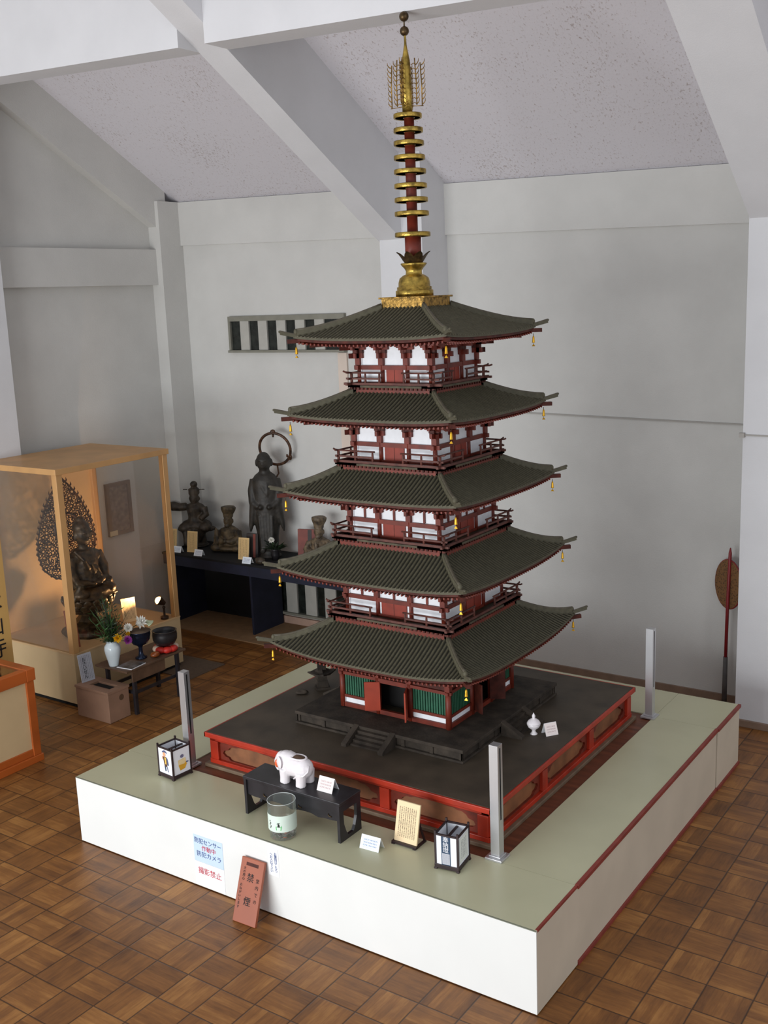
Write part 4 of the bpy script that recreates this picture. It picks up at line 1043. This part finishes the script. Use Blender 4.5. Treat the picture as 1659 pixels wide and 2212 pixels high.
def halo_w(v):   # half width of the flame at relative height v in 0..1
    pts = ((0, .05), (.06, .17), (.16, .255), (.30, .285), (.45, .275), (.60, .235), (.75, .175), (.88, .095), (1, .0))
    for (a, p), (b, q) in zip(pts, pts[1:]):
        if a <= v <= b: return p+(q-p)*(v-a)/(b-a)
    return 0
z0h, hh = KZ0+.42, .84
for row in range(29):
    v = (row+.5)/29; w = halo_w(v); n = max(1, int(2*w/.030))
    for k in range(n):
        y = -w+2*w*(k+.5)/n+rr.uniform(-.005, .005); z = z0h+v*hh+rr.uniform(-.005, .005); r_ = rr.uniform(.010, .0165)
        m.ring((hx-.06*v*0+rr.uniform(-.006, .006), by_+y, z), (1, rr.uniform(-.4, .4), rr.uniform(-.4, .4)), r_, rr.uniform(.0042, .0066), 8, 4)
        if rr.random() < .35: m.tube([(hx, by_+y, z), (hx+.004, by_+y+rr.uniform(-.02, .02), z+.016), (hx, by_+y+rr.uniform(-.02, .02), z+.03)], [.006, .005, .002], 5)
for s in (-1, 1):
    m.tube([(hx, by_+s*halo_w(v/20)*1.0, z0h+hh*v/20) for v in range(21)], .008, 5)
    for v in range(1, 20):
        y = by_+s*halo_w(v/20); m.tube([(hx, y, z0h+hh*v/20), (hx, y+s*.016, z0h+hh*v/20+.014), (hx, y+s*.010, z0h+hh*v/20+.036)], [.009, .007, .001], 5)
m.tube([(hx, by_, z0h-.05), (hx, by_, z0h+.4)], .014, 6); m.tube([(hx, by_, z0h+.02), (hx+.10, by_, z0h-.06)], .012, 6)
m.ring((hx+.02, by_, KZ0+.84), (1, 0, 0), .12, .012, 28, 6); m.build('flame_halo', t)

def leaning(name, base, xd, lean, w, h, mk, label, cat, th=.006, page=None):
    """a flat board resting on its lower edge and leaning backwards"""
    b = Vector(base); xd = Vector((xd[0], xd[1], 0)).normalized(); n = xd.cross(Z); yd = (Z*math.cos(lean)-n*math.sin(lean)).normalized()
    t = thing(name, label, cat, base); o = b-xd*w/2
    m = MB(mk); m.prism([(0, 0), (w, 0), (w, h), (0, h)], o+Z*.001, xd, yd, th); m.build('panel', t)
    nn = xd.cross(yd).normalized()
    if page: quad_page('printed_text', o+nn*.001+Z*.001, xd, yd, w, h, page, t)
    m = MB('lframe'); c = b+yd*h*.6; foot = Vector((c.x, c.y, b.z))-n*.0-(n*h*.28)
    m.beam(c-nn*th, (foot.x, foot.y, b.z+.002), .008, .006, 0, tuple(xd)); m.build('strut', t)
    return t, o, xd, yd, nn
t, o, xd, yd, nn = leaning('wooden_plaque', (-4.70, 1.475, KZ0), (.35, 1), .22, .085, .30, 'board', 'upright wooden plaque with brush lettering behind the near post of the glass case', 'plaque', .012)
text('釈\n迦\n如\n来', o+xd*.042+yd*.16+nn*.001, xd, yd, .058, 'ink', t, line=.85)
leaning('explanation_card', (-4.83, 2.16, KZ0), (.45, 1), .2, .12, .20, 'papercream', 'lamp-lit cream card leaning inside the glass case', 'card', .004, 'pg_cream')
t = thing('spot_lamp', 'small lit spot lamp inside the glass case at its far end', 'lamp', (-4.635, 2.36, KZ0))
m = MB('lampm'); m.lathe((-4.635, 2.36, KZ0), [(.034, 0), (.034, .022), (.010, .028), (.009, .09)], 16); m.ell((-4.635, 2.36, KZ0+.10), (.014, .014, .014)); m.build('lamp_stem', t)
d = (Vector((-4.95, 1.85, 1.0))-Vector((-4.64, 2.35, KZ0+.15))).normalized(); p = Vector((-4.645, 2.345, KZ0+.15))
m = MB('lampm'); m.tube([p-d*.035, p, p+d*.03], [.016, .03, .043], 16, cap=False); m.tube([p-d*.036, p-d*.035], [.004, .016], 12); m.build('lamp_shade', t, recalc=False)
m = MB('bulb'); m.ell(p+d*.022, (.033, .033, .033), 14, 10); m.build('bulb', t)

# offering box, its card
t = thing('offering_box', 'plain wooden offering box with a slot, on the floor before the glass case', 'box', (-4.31, 1.37, 0))
m = MB('boxwood'); m.box(-4.49, -4.13, 1.275, 1.475, 0, .225); m.build('box_body', t, .003)
m = MB('boxwood dark'); m.box(-4.495, -4.125, 1.27, 1.33, .225, .243); m.box(-4.495, -4.125, 1.42, 1.48, .225, .243); m.box(-4.495, -4.40, 1.33, 1.42, .225, .243); m.box(-4.18, -4.125, 1.33, 1.42, .225, .243)
m.hexa([(-4.40, 1.33, .225), (-4.18, 1.33, .225), (-4.18, 1.365, .225), (-4.40, 1.365, .225)], [(-4.40, 1.33, .24), (-4.18, 1.33, .24), (-4.18, 1.365, .228), (-4.40, 1.365, .228)]); m.box(-4.40, -4.18, 1.365, 1.42, .2252, .2262, 1); m.build('slotted_lid', t)
m = MB('frame'); m.add([(-4.129, 1.40+.022*math.cos(2*PI*k/14), .17+.024*math.sin(2*PI*k/14)) for k in range(14)], [tuple(range(14))]); m.build('round_crest', t, recalc=False)
t, o, xd, yd, nn = leaning('box_card', (-4.455, 1.375, .2445), (.12, 1), .16, .115, .215, 'paperwhite', 'white card with vertical lettering standing on the offering box', 'card', .003, 'pg_grey')
text('お\nさ\nい\nせ\nん', o+xd*.045+yd*.105+nn*.002, xd, yd, .036, 'ink', t, line=.9)

# offering table and what stands on it
OX0, OX1, OY0, OY1, OZ = -4.42, -4.07, 1.42, 2.03, .37
t = thing('offering_table', 'narrow dark offering table in front of the glass case', 'table', ((OX0+OX1)/2, (OY0+OY1)/2, 0))
m = MB('frame'); m.box(OX0, OX1, OY0, OY1, OZ-.016, OZ); m.build('table_top', t, .002)
for x, y in ((OX1-.03, OY0+.09), (OX0+.03, OY0+.09), (OX1-.012, OY1-.09), (OX0+.03, OY1-.02)): m = MB('black'); m.box(x-.013, x+.013, y-.013, y+.013, 0, OZ-.016); m.build('leg', t)
m = MB('frame'); m.box(OX1-.02, OX1-.008, OY0+.06, OY1-.22, OZ-.105, OZ-.016); m.build('front_board', t)
m = MB('black'); m.box(OX1-.035, OX1-.022, OY0+.1, OY1-.05, .16, .185); m.box(OX0+.02, OX0+.034, OY0+.1, OY1-.05, .16, .185); m.box(OX0+.03, OX1-.03, OY0+.082, OY0+.098, .16, .185); m.build('stretcher', t)
t = thing('flower_vase', 'pale porcelain vase of flowers at the left end of the offering table', 'vase', (-4.27, 1.475, OZ))
m = MB('celadon'); vx, vy = -4.27, 1.475
m.lathe((vx, vy, OZ), [(.034, 0), (.036, .006), (.040, .03), (.055, .09), (.061, .13), (.058, .155), (.043, .175), (.040, .182), (.044, .19)], 28); m.build('vase_body', t)
def flower(name, label, head, foot, r, mk, petals, group=None, flat=.6):
    t = thing(name, label, 'flower', foot, group); h, f_ = Vector(head), Vector(foot)
    m = MB('leaf'); m.tube([f_, (f_+h)/2+Vector((0, 0, .02)), h], .0028, 5); m.build('stem', t)
    m = MB(mk); up = (h-f_).normalized()*.4+Vector((.75, -.45, .35)); up.normalize(); a = up.cross(Vector((0, 0, 1))).normalized(); b = up.cross(a)
    for q in range(petals):
        ph = q*2.39996; e_ = (q+.5)/petals; el = e_*1.45; d = (a*math.cos(ph)+b*math.sin(ph))*math.sin(el)+up*math.cos(el)
        p1 = h+d*r; sd = d.cross(up); sd = sd.normalized() if sd.length > 1e-3 else a; w = r*.17
        pm = h+d*r*.6+up*r*.12
        m.add([tuple(h), tuple(pm+sd*w), tuple(p1+up*r*.1), tuple(pm-sd*w)], [(0, 1, 2, 3)])
    m.ell(h, (r*.45, r*.45, r*.45), 8, 6); m.build('bloom', t, recalc=False)
    return t
ft = (vx+.005, vy, OZ+.15)
flower('chrysanthemum', 'white chrysanthemum in the pale vase, on the right of the bunch', (-4.20, 1.575, .645), ft, .042, 'petw', 60)
flower('chrysanthemum', 'yellow chrysanthemum low at the front of the pale vase', (-4.21, 1.478, .59), ft, .040, 'pety', 54)
flower('chrysanthemum', 'purple chrysanthemum low on the right of the pale vase', (-4.18, 1.545, .562), ft, .040, 'petp', 60)
flower('chrysanthemum', 'small yellow flower half hidden behind the purple one', (-4.235, 1.60, .59), ft, .026, 'pety', 30)
t = tag(flower('white_lily', 'loose white and pale green blossom leaning over the dark goblet', (-4.22, 1.715, .645), (vx+.01, vy+.01, OZ+.16), .062, 'petw', 26), 'loose white and pale green blossom leaning over the dark goblet', 'flower')
m = MB('petg')
for q in range(5):
    a = Vector((-4.20, 1.77+.01*q, .65-.008*q)); m.ell(a, (.012, .034, .010), 8, 6, 0, Matrix.Rotation(-.5+.25*q, 3, 'X'))
m.build('bud', t)
t = thing('greenery_sprig', 'tall dark green sprigs rising behind the flowers of the pale vase', 'plant', (vx, vy, OZ+.15)); rr = random.Random(3)
m = MB('leafd leaf')
for k in range(46):
    a = rr.uniform(0, 2*PI); s_ = rr.uniform(.02, .15); h = rr.uniform(.10, .40)*(1.25-s_*3.2); base = Vector((vx+rr.uniform(-.02, .02), vy+rr.uniform(-.02, .02), OZ+.16))
    tip = base+Vector((math.cos(a)*s_-.03, math.sin(a)*s_+.02, h)); mid = (base+tip)/2+Vector((0, 0, .03))
    m.tube([base, mid, tip], [.003, .0028, .001], 4, k % 2)
    for q in range(7):
        c = base.lerp(tip, .35+.6*q/7); d = Vector((rr.uniform(-1, 1), rr.uniform(-1, 1), rr.uniform(.2, 1))).normalized(); sd = d.cross(Vector((.3, .8, .1))).normalized()*.005
        m.add([tuple(c), tuple(c+d*.022+sd), tuple(c+d*.05), tuple(c+d*.022-sd)], [(0, 1, 2, 3)], k % 2)
m.build('leafy_stems', t, recalc=False)
m = MB('leaf')
for k in range(10):
    a = 2*PI*k/10; c = Vector((vx+.03*math.cos(a), vy+.03*math.sin(a), OZ+.187)); d = Vector((math.cos(a), math.sin(a), .3)); sd = Vector((-math.sin(a), math.cos(a), 0))*.016
    m.add([tuple(c), tuple(c+d*.025+sd), tuple(c+d*.05), tuple(c+d*.025-sd)], [(0, 1, 2, 3)])
m.build('collar_leaf', t, recalc=False)
t = thing('footed_bowl', 'dark blue-black footed incense goblet in the middle of the offering table', 'bowl', (-4.215, 1.70, OZ))
m = MB('cobalt'); m.lathe((-4.215, 1.70, OZ), [(.045, 0), (.046, .008), (.022, .022), (.016, .05), (.015, .085), (.022, .10), (.055, .118), (.076, .15), (.084, .19), (.082, .212), (.088, .218)], 28); m.build('goblet', t)
m = MB('greymat'); m.lathe((-4.215, 1.70, OZ+.2165), [(.086, 0), (.087, .003)], 28); m.build('ash_surface', t)
t = thing('magazine', 'glossy magazine lying on the offering table before the goblet', 'magazine', (-4.15, 1.53, OZ))
M = Matrix.Translation((-4.15, 1.545, OZ)) @ Matrix.Rotation(.12, 4, 'Z'); m = MB('paperwhite'); m.box(-.075, .07, -.085, .075, 0, .006, 0, M); m.build('pages', t); m = MB('magaz'); m.box(-.074, .069, -.084, .074, .006, .008, 0, M); m.build('cover', t)
t = thing('wooden_gong', 'small glossy amber wooden gong between the goblet and the black bowl', 'gong', (-4.13, 1.765, OZ))
m = MB('amber'); m.ell((-4.13, 1.765, OZ+.022), (.034, .040, .022)); m.ell((-4.115, 1.765, OZ+.035), (.02, .024, .014)); blob('gong_body', m, .004, t, 2)
t = thing('singing_bowl', 'black metal singing bowl resting on a red cushion ring', 'bowl', (-4.17, 1.915, OZ+.052))
m = MB('bowl'); m.lathe((-4.17, 1.915, OZ+.052), [(.045, 0), (.075, .01), (.094, .045), (.097, .085), (.092, .112), (.096, .116), (.088, .117), (.084, .085), (.07, .04), (.02, .015)], 32); m.build('bowl_body', t)
t = thing('cushion_ring', 'red and pale silk cushion ring under the black singing bowl', 'cushion', (-4.17, 1.915, OZ))
m = MB('redcush cushw')
for k in range(8):
    a = 2*PI*k/8+.2; m.ell((-4.17+.068*math.cos(a), 1.915+.068*math.sin(a), OZ+.026), (.036, .046, .026), 10, 7, k % 2 if k % 4 == 1 else 0, Matrix.Rotation(a, 3, 'Z'))
m.build('silk_ring', t)
# orange wood showcase at the left edge
t = thing('showcase', 'low orange-brown wooden showcase with a glass top at the left edge', 'showcase', (-4.4, .03, 0))
ax0, ax1, ay0, ay1, az = -4.78, -4.05, -.60, .62, .665
m = MB('orangewood'); m.box(ax0, ax1, ay0, ay1, 0, .05); m.box(ax0+.02, ax1-.015, ay0+.02, ay1-.015, .05, .10); m.build('base_rail', t, .004)
m = MB('orangewood'); m.box(ax0, ax1, ay1-.07, ay1, az-.085, az); m.box(ax0, ax1, ay0, ay0+.07, az-.085, az); m.box(ax0, ax0+.06, ay0+.07, ay1-.07, az-.084, az-.001); m.box(ax1-.06, ax1-.001, ay0+.07, ay1-.07, az-.084, az-.001); m.build('top_frame', t, .004)
for x in (ax0+.035, ax1-.04):
    for y in (ay0+.04, ay1-.04): m = MB('orangewood'); m.box(x-.03, x+.03, y-.03, y+.03, .05, az-.085); m.build('corner_post', t, .003)
m = MB('pineply'); m.box(ax1-.035, ax1-.025, ay0+.07, ay1-.07, .10, az-.085); m.build('front_panel', t)
m = MB('pineply'); m.box(ax0+.06, ax1-.07, ay1-.035, ay1-.025, .10, az-.085); m.build('side_panel', t)
m = MB('greymat'); m.box(ax0+.05, ax1-.05, ay0+.06, ay1-.06, az-.10, az-.09); m.build('display_bed', t)
m = MB('glass'); m.box(ax0+.055, ax1-.055, ay0+.065, ay1-.065, az-.012, az-.006); m.build('glass_top', t)
t = thing('sign_plank', 'tall pale wooden plank sign with black brush characters at the left edge', 'sign', (-4.78, .83, 0))
m = MB('plank'); m.box(-4.80, -4.765, .69, .965, 0, 1.42); m.build('plank_board', t, .003)
text('大\n本\n山\n寺', (-4.7645, .835, .86), (0, 1, 0), Z, .17, 'ink', t, line=1.0)
m = MB('greymat'); m.box(-4.90, -4.27, 2.25, 2.66, .0005, .007); tag(m.build('floor_mat'), 'thin grey mat lying on the floor right of the glass case', 'mat')
# picture on the side wall
t = thing('picture_frame', 'brown framed faded picture on the side wall behind the glass case', 'picture', (XL+.02, 2.90, 1.2))
m = MB('frame'); y0, y1, z0, z1 = 2.755, 3.045, .955, 1.445
m.box(XL, XL+.03, y0, y1, z0, z0+.035); m.box(XL, XL+.03, y0, y1, z1-.035, z1); m.box(XL, XL+.03, y0, y0+.035, z0+.035, z1-.035); m.box(XL, XL+.03, y1-.035, y1, z0+.035, z1-.035); m.build('frame_moulding', t)
m = MB('picture slatl'); m.box(XL, XL+.016, y0+.03, y1-.03, z0+.03, z1-.03); m.build('picture_sheet', t); m = MB('papercream'); m.box(XL+.03, XL+.033, y0+.0, y0+.09, z0+.005, z0+.05); m.build('caption_tag', t)

# ---------------------------------------------------------------- statue table along the back wall
AX0, AX1, AY0, AY1, AZ = -5.57, -3.3, 3.255, 3.80, .72
t = thing('statue_table', 'long dark cloth-draped table of statues along the back wall', 'table', ((AX0+AX1)/2, (AY0+AY1)/2, 0))
m = MB('blackcloth'); m.box(AX0, AX1, AY0, AY1, AZ-.02, AZ); m.build('table_top', t)
m = MB('navy'); m.box(AX0, AX1, AY0+.012, AY0+.03, AZ-.115, AZ-.018); m.build('navy_valance', t)
for x in (AX0+.02, -4.58, AX1-.02): m = MB('navy'); m.box(x-.012, x+.012, AY0+.13, AY1, .008, AZ-.02); m.build('end_panel', t)
m = MB('blackcloth'); m.box(AX0+.03, -4.59, AY1-.03, AY1-.01, .008, AZ-.02); m.build('back_drape', t)
m = MB('tan'); m.box(-5.55, -4.15, 3.205, 3.815, 0, .008); tag(m.build('tan_mat'), 'tan mat strip on the floor under the statue table', 'mat')

def seated_statue(name, label, x, y, h, hw, mk, rot, kind, z=AZ):
    t = thing(name, label, 'statue', (x, y, z)); m = MB(mk)
    R = Matrix.Translation((x, y, z)) @ Matrix.Rotation(rot, 4, 'Z'); R3 = R.to_3x3()
    S = lambda a, b, c: tuple(R @ Vector((a*h, b*h, c*h)))         # a forward, b to the statue's left, c up
    E = lambda c, r, Q=None: m.ell(S(*c), [q*h for q in r], 14, 9, 0, R3 @ (Q if Q is not None else Matrix.Identity(3)))
    T = lambda pts, r: m.tube([S(*p) for p in pts], [q*h for q in r], 10)
    if kind == 'raised':
        T([(0, 0, .0), (0, 0, .26)], [.15, .13]); E((.02, 0, .02), (.17, .19, .03)); E((0, 0, .33), (.17, .24, .095)); E((.09, -.15, .30), (.10, .10, .08)); E((.09, .15, .30), (.10, .10, .08))
        for k in range(9): E((.14*math.cos(-1.6+.4*k), .25*math.sin(-1.6+.4*k), .27), (.035, .05, .035))
        T([(.10, -.13, .30), (.13, -.12, .15), (.15, -.12, .02)], [.075, .055, .05]); T([(.10, .13, .30), (.12, .10, .2), (.10, .06, .1)], [.075, .055, .04])
        T([(0, 0, .36), (0, 0, .46), (0, 0, .6), (0, 0, .66)], [.13, .115, .135, .075]); E((0, 0, .60), (.095, .15, .07))
        T([(0, -.13, .61), (.01, -.24, .60), (.02, -.34, .62), (.02, -.40, .645)], [.062, .062, .075, .045]); E((.02, -.41, .655), (.035, .045, .035))
        T([(.01, .135, .60), (.03, .17, .49), (.10, .10, .43)], [.06, .055, .04])
        E((.015, 0, .735), (.080, .075, .095)); E((.085, 0, .725), (.018, .017, .03)); E((.075, 0, .765), (.016, .055, .012)); E((.075, 0, .685), (.016, .035, .02)); E((.0, .076, .73), (.02, .012, .03)); E((.0, -.076, .73), (.02, .012, .03))
        T([(0, 0, .80), (0, 0, .87), (0, 0, .89)], [.086, .084, .07]); E((-.01, 0, .945), (.058, .058, .052)); T([(0, -.175, .868), (0, .175, .868)], [.009, .009])
    else:
        E((0, 0, .06), (.26, .38, .07)); E((.12, -.24, .10), (.15, .16, .09)); E((.12, .24, .10), (.15, .16, .09)); E((.15, 0, .09), (.14, .26, .06))
        T([(-.02, 0, .08), (-.02, 0, .30), (-.01, 0, .46), (0, 0, .54)], [.23, .19, .19, .09]); E((-.01, 0, .44), (.13, .235, .09))
        for s in (-1, 1):
            T([(0, s*.21, .44), (.07, s*.26, .30), (.17, s*.12, .24), (.22, s*.03, .25)], [.075, .085, .075, .04]); T([(.10, s*.24, .26), (.12, s*.30, .10), (.10, s*.33, .02)], [.07, .075, .05])
        E((.235, 0, .26), (.05, .045, .05))
        if kind == 'tablet': E((.22, -.20, .36), (.022, .05, .20))
        else: E((.25, 0, .36), (.018, .035, .15))
        E((.02, 0, .66), (.105, .10, .135)); E((.12, 0, .65), (.024, .022, .045)); E((.105, 0, .71), (.02, .075, .015)); E((.10, 0, .57), (.035, .06, .05)); E((.0, .10, .66), (.025, .016, .05)); E((.0, -.10, .66), (.025, .016, .05))
        T([(0, 0, .74), (0, 0, .82)], [.105, .115]); Q = Matrix.Rotation(-.12, 3, 'X')
        T([(0, 0, .82), (-.01, .005, .90), (-.02, .01, .955), (-.02, .01, .975)], [.12, .16, .165, .12])
    blob('statue_body', m, h*.0115, t, 2); return t
seated_statue('king_statue', 'dark seated statue with one arm stretched out and a crown pin', -5.43, 3.60, .64, .27, 'statue', -PI/2+.45, 'raised')
seated_statue('official_statue', 'dark seated statue in a flat-topped hat holding an upright tablet', -4.99, 3.585, .44, .32, 'statue2', -PI/2+.30, 'tablet')
seated_statue('official_statue', 'worn pale seated statue in a flared hat, half hidden by the pagoda roof', -3.92, 3.60, .43, .32, 'statue3', -PI/2+.35, 'plain')

t = thing('standing_statue', 'tall dark standing monk statue with a ring halo', 'statue', (-4.5, 3.58, AZ)); sx_, sy_ = -4.5, 3.58
m = MB('jizo'); m.lathe((sx_, sy_, AZ), [(.115, 0), (.12, .015), (.095, .03), (.10, .05), (.085, .075)], 16, 0, True, 1, .85); m.build('statue_base', t)
m = MB('jizo'); R = Matrix.Translation((sx_, sy_, AZ)) @ Matrix.Rotation(-PI/2+.55, 4, 'Z'); R3 = R.to_3x3()
S = lambda a, b, c: tuple(R @ Vector((a, b, c))); E = lambda c, r: m.ell(S(*c), r, 16, 10, 0, R3); T = lambda p, r: m.tube([S(*q) for q in p], r, 14)
m.xf = lambda x, y, z: tuple(R @ Vector((x*.74, y, z)))
m.lathe((0, 0, 0), [(.060, .05), (.088, .06), (.092, .12), (.098, .20), (.112, .28), (.126, .36), (.132, .44), (.131, .52), (.130, .60), (.128, .67), (.118, .72), (.092, .76), (.058, .785), (.045, .80)], 28)
m.xf = None
for s in (-1, 1):
    T([(-.005, s*.095, .72), (.015, s*.118, .62), (.04, s*.115, .52), (.082, s*.06, .475)], [.045, .044, .040, .026]); T([(.045, s*.10, .52), (.035, s*.125, .40), (.03, s*.145, .30), (.028, s*.155, .24)], [.045, .034, .022, .008])
    E((.098, s*.04, .48), (.026, .022, .022)); T([(.03, s*.04, .08), (.09, s*.045, .068)], [.03, .024])
for q in range(5): T([(.085, -.06+.03*q, .44-.02*abs(q-2)), (.082, -.055+.027*q, .25), (.074, -.05+.025*q, .09)], [.012, .013, .012])
T([(.05, -.05, .75), (.088, -.015, .66), (.092, .03, .58)], [.010, .012, .010]); T([(.05, .05, .75), (.086, .03, .68), (.094, .03, .60)], [.010, .012, .010])
T([(0, 0, .76), (.008, 0, .85)], [.050, .046]); E((.012, 0, .885), (.074, .069, .088)); E((.085, 0, .872), (.013, .012, .022)); E((.077, 0, .905), (.012, .045, .008)); E((.079, 0, .842), (.01, .022, .008))
for s in (-1, 1): E((.0, s*.071, .872), (.015, .010, .036))
blob('statue_body', m, .008, t, 2)
m = MB('halo'); hc = Vector((-4.475, 3.715, 1.70)); ax = Vector((.30, -1, -.22)).normalized()
m.ring(hc, ax, .152, .013, 44, 8)
a = ax.cross(Z).normalized(); b = a.cross(ax)
for th in (PI/2, PI/2+2.1, PI/2-2.1):
    c = hc+(a*math.cos(th)+b*math.sin(th))*.152
    for q in range(5): e_ = th+(q-2)*.5; m.ell(c+(a*math.cos(e_)+b*math.sin(e_))*.014-ax*.002*q, (.013, .011, .020), 8, 6)
    m.ell(c-(a*math.cos(th)+b*math.sin(th))*.024, (.010, .010, .016), 8, 6)
m.tube([hc-b*.152, hc-b*.24, Vector((-4.49, 3.64, 1.36))], .008, 6); m.build('ring_halo', t)

for x, lb in ((-5.585, 'tan wooden text tablet at the left end of the statue table, behind the case post'), (-5.315, 'tan wooden text tablet in front of the crowned statue'), (-4.665, 'tan wooden text tablet right of the flat-hatted statue')):
    leaning('text_tablet', (x+.03, 3.37, AZ), (1, .16), .16, .112, .20, 'papercream', lb, 'tablet', .008, 'pg_tablet')
for x, y, lb in ((-5.42, 3.325, 'small white name card by the left tablet, partly behind the case post'), (-5.13, 3.31, 'small white name card right of the tablet of the crowned statue'), (-4.51, 3.29, 'small white name card beside the wooden drum on the statue table')):
    tent_card('name_card', (x, y), .1, .095, .062, 'pg_card', lb, None, AZ, .4)
def stood_box(name, lb, x, y, w, d, h, rot, ma, mb_):
    t = thing(name, lb, 'book', (x, y, AZ)); M = Matrix.Translation((x, y, AZ)) @ Matrix.Rotation(rot, 4, 'Z') @ Matrix.Rotation(-.10, 4, 'X')
    m = MB(ma); m.box(-w/2, w/2, -d/2, d/2, .004, h, 0, M); m.build('cover', t, .002); m = MB(mb_); m.box(w*.08, w*.30, -d/2-.002, -d/2+.001, .006, h-.004, 0, M); m.build('stripe', t)
stood_box('upright_book', 'dark book with a red stripe stood left of the standing statue', -4.605, 3.47, .125, .03, .225, .12, 'dbook', 'redbook')
stood_box('upright_book', 'dark red book stood left of the pale flared-hat statue', -4.12, 3.66, .17, .03, .27, .3, 'redbook', 'dbook')
t = thing('wooden_drum', 'round dark wooden drum at the front edge of the statue table', 'drum', (-4.375, 3.30, AZ))
m = MB('statue'); m.ell((-4.375, 3.31, AZ+.033), (.052, .042, .033)); m.ell((-4.40, 3.30, AZ+.045), (.025, .025, .018)); blob('drum_body', m, .005, t, 2)
t = thing('flower_pot', 'small dark pot with dark leaves before the standing statue', 'pot', (-4.36, 3.50, AZ))
m = MB('bowl'); m.lathe((-4.36, 3.50, AZ), [(.03, 0), (.04, .05), (.036, .09), (.042, .10)], 16); m.build('pot_body', t)
m = MB('leafd'); rr = random.Random(9)
for k in range(60):
    c = Vector((-4.36+rr.uniform(-.03, .03), 3.5+rr.uniform(-.03, .03), AZ+.10)); a_ = rr.uniform(0, 2*PI); d = Vector((math.cos(a_)*1.3, math.sin(a_)*.7, rr.uniform(.0, .9))); L = rr.uniform(.05, .12); sd = d.cross(Z).normalized()*.012
    m.add([tuple(c), tuple(c+d*L*.5+sd+Z*.01), tuple(c+d*L), tuple(c+d*L*.5-sd+Z*.01)], [(0, 1, 2, 3)])
m.build('leaves', t, recalc=False)
flower('white_flower', 'single white flower in the dark pot before the standing statue', (-4.365, 3.46, AZ+.185), (-4.36, 3.50, AZ+.07), .034, 'petw', 40)

# ---------------------------------------------------------------- woven fan on a pole
t = thing('pole_fan', 'round woven fan on a tall red pole in the corner by the right column', 'fan', (-.345, 3.70, 0))
m = MB('fanpole greyiron'); m.tube([(-.346, 3.70, .36), (-.344, 3.71, .8), (-.338, 3.72, 1.16), (-.337, 3.72, 1.20)], [.012, .012, .0115, .004], 10); m.build('red_pole', t)
m = MB('greyiron'); m.tube([(-.348, 3.70, .0), (-.346, 3.70, .40)], [.019, .016], 12); m.build('pole_sleeve', t)
m = MB('fanw fanpole'); n = 36; Mx = Matrix.Translation((-.348, 3.735, .93)) @ Matrix.Rotation(-.5, 4, 'Z')
P2 = lambda r_, k, d: tuple(Mx @ Vector((.125*r_*math.cos(2*PI*k/n), d, .178*r_*math.sin(2*PI*k/n))))
vs = [P2(1, k, -.006) for k in range(n)]+[P2(1, k, .006) for k in range(n)]
m.add(vs, [tuple(range(n)), tuple(range(2*n-1, n-1, -1))]+[(k, (k+1) % n, (k+1) % n+n, k+n) for k in range(n)]); m.build('fan_disc', t)
m = MB('fanpole'); m.tube([P2(1, k, 0) for k in range(n)]+[P2(1, 0, 0)], .0065, 6, cap=False); m.build('fan_rim', t)
# ---------------------------------------------------------------- camera and light
cam = bpy.data.cameras.new('camera'); co = bpy.data.objects.new('camera', cam); COL.objects.link(co)
yaw, pitch, roll = -.6105, .201, -.0397
f = Vector((math.sin(yaw)*math.cos(pitch), math.cos(yaw)*math.cos(pitch), -math.sin(pitch)))
r = Vector((math.cos(yaw), -math.sin(yaw), 0)); u = r.cross(f)
r2 = r*math.cos(roll)+u*math.sin(roll); u2 = -r*math.sin(roll)+u*math.cos(roll)
R = Matrix((r2, u2, -f)).transposed().to_4x4(); R.translation = Vector((1.8246, -3.5955, 3.0293)); co.matrix_world = R
cam.sensor_fit = 'VERTICAL'; cam.sensor_height = 36; cam.lens = 2291.67/2212*36; cam.clip_start = .05; cam.clip_end = 60
SC.camera = co

def area(name, loc, to, sx, sy, power, col):
    l = bpy.data.lights.new(name, 'AREA'); l.shape = 'RECTANGLE'; l.size = sx; l.size_y = sy; l.energy = power; l.color = col
    o = bpy.data.objects.new(name, l); COL.objects.link(o); o.location = loc
    o.rotation_euler = (Vector(to)-Vector(loc)).to_track_quat('-Z', 'Y').to_euler(); return o
area('window_light_front', (-2.6, -6.6, 1.35), (-1.8, 2.5, 1.7), 6.0, 2.2, 480, (.95, .98, 1.0))
area('window_light_right', (6.5, -2.2, 2.6), (-1.5, 2.0, 2.2), 3.0, 2.4, 40, (.95, .98, 1.0))
sl = bpy.data.lights.new('case_spot', 'SPOT'); sl.energy = 26; sl.color = (1, .60, .28); sl.spot_size = math.radians(125); sl.spot_blend = .6; sl.shadow_soft_size = .02
so = bpy.data.objects.new('case_spot', sl); COL.objects.link(so); so.location = (-4.70, 2.275, .635); so.rotation_euler = (Vector((-5.1, 1.95, .98))-Vector(so.location)).to_track_quat('-Z', 'Y').to_euler()
w = bpy.data.worlds.new('world'); SC.world = w; w.use_nodes = True
w.node_tree.nodes['Background'].inputs[0].default_value = (.86, .89, .95, 1); w.node_tree.nodes['Background'].inputs[1].default_value = .74
SC.view_settings.view_transform = 'Standard'; SC.view_settings.look = 'None'; SC.view_settings.exposure = 0; SC.view_settings.gamma = 1
try:
    SC.cycles.use_denoising = True; SC.cycles.max_bounces = 8
    SC.cycles.sample_clamp_indirect = 4
except Exception: pass
for o in bpy.data.objects:
    if 'base' in o: del o['base']
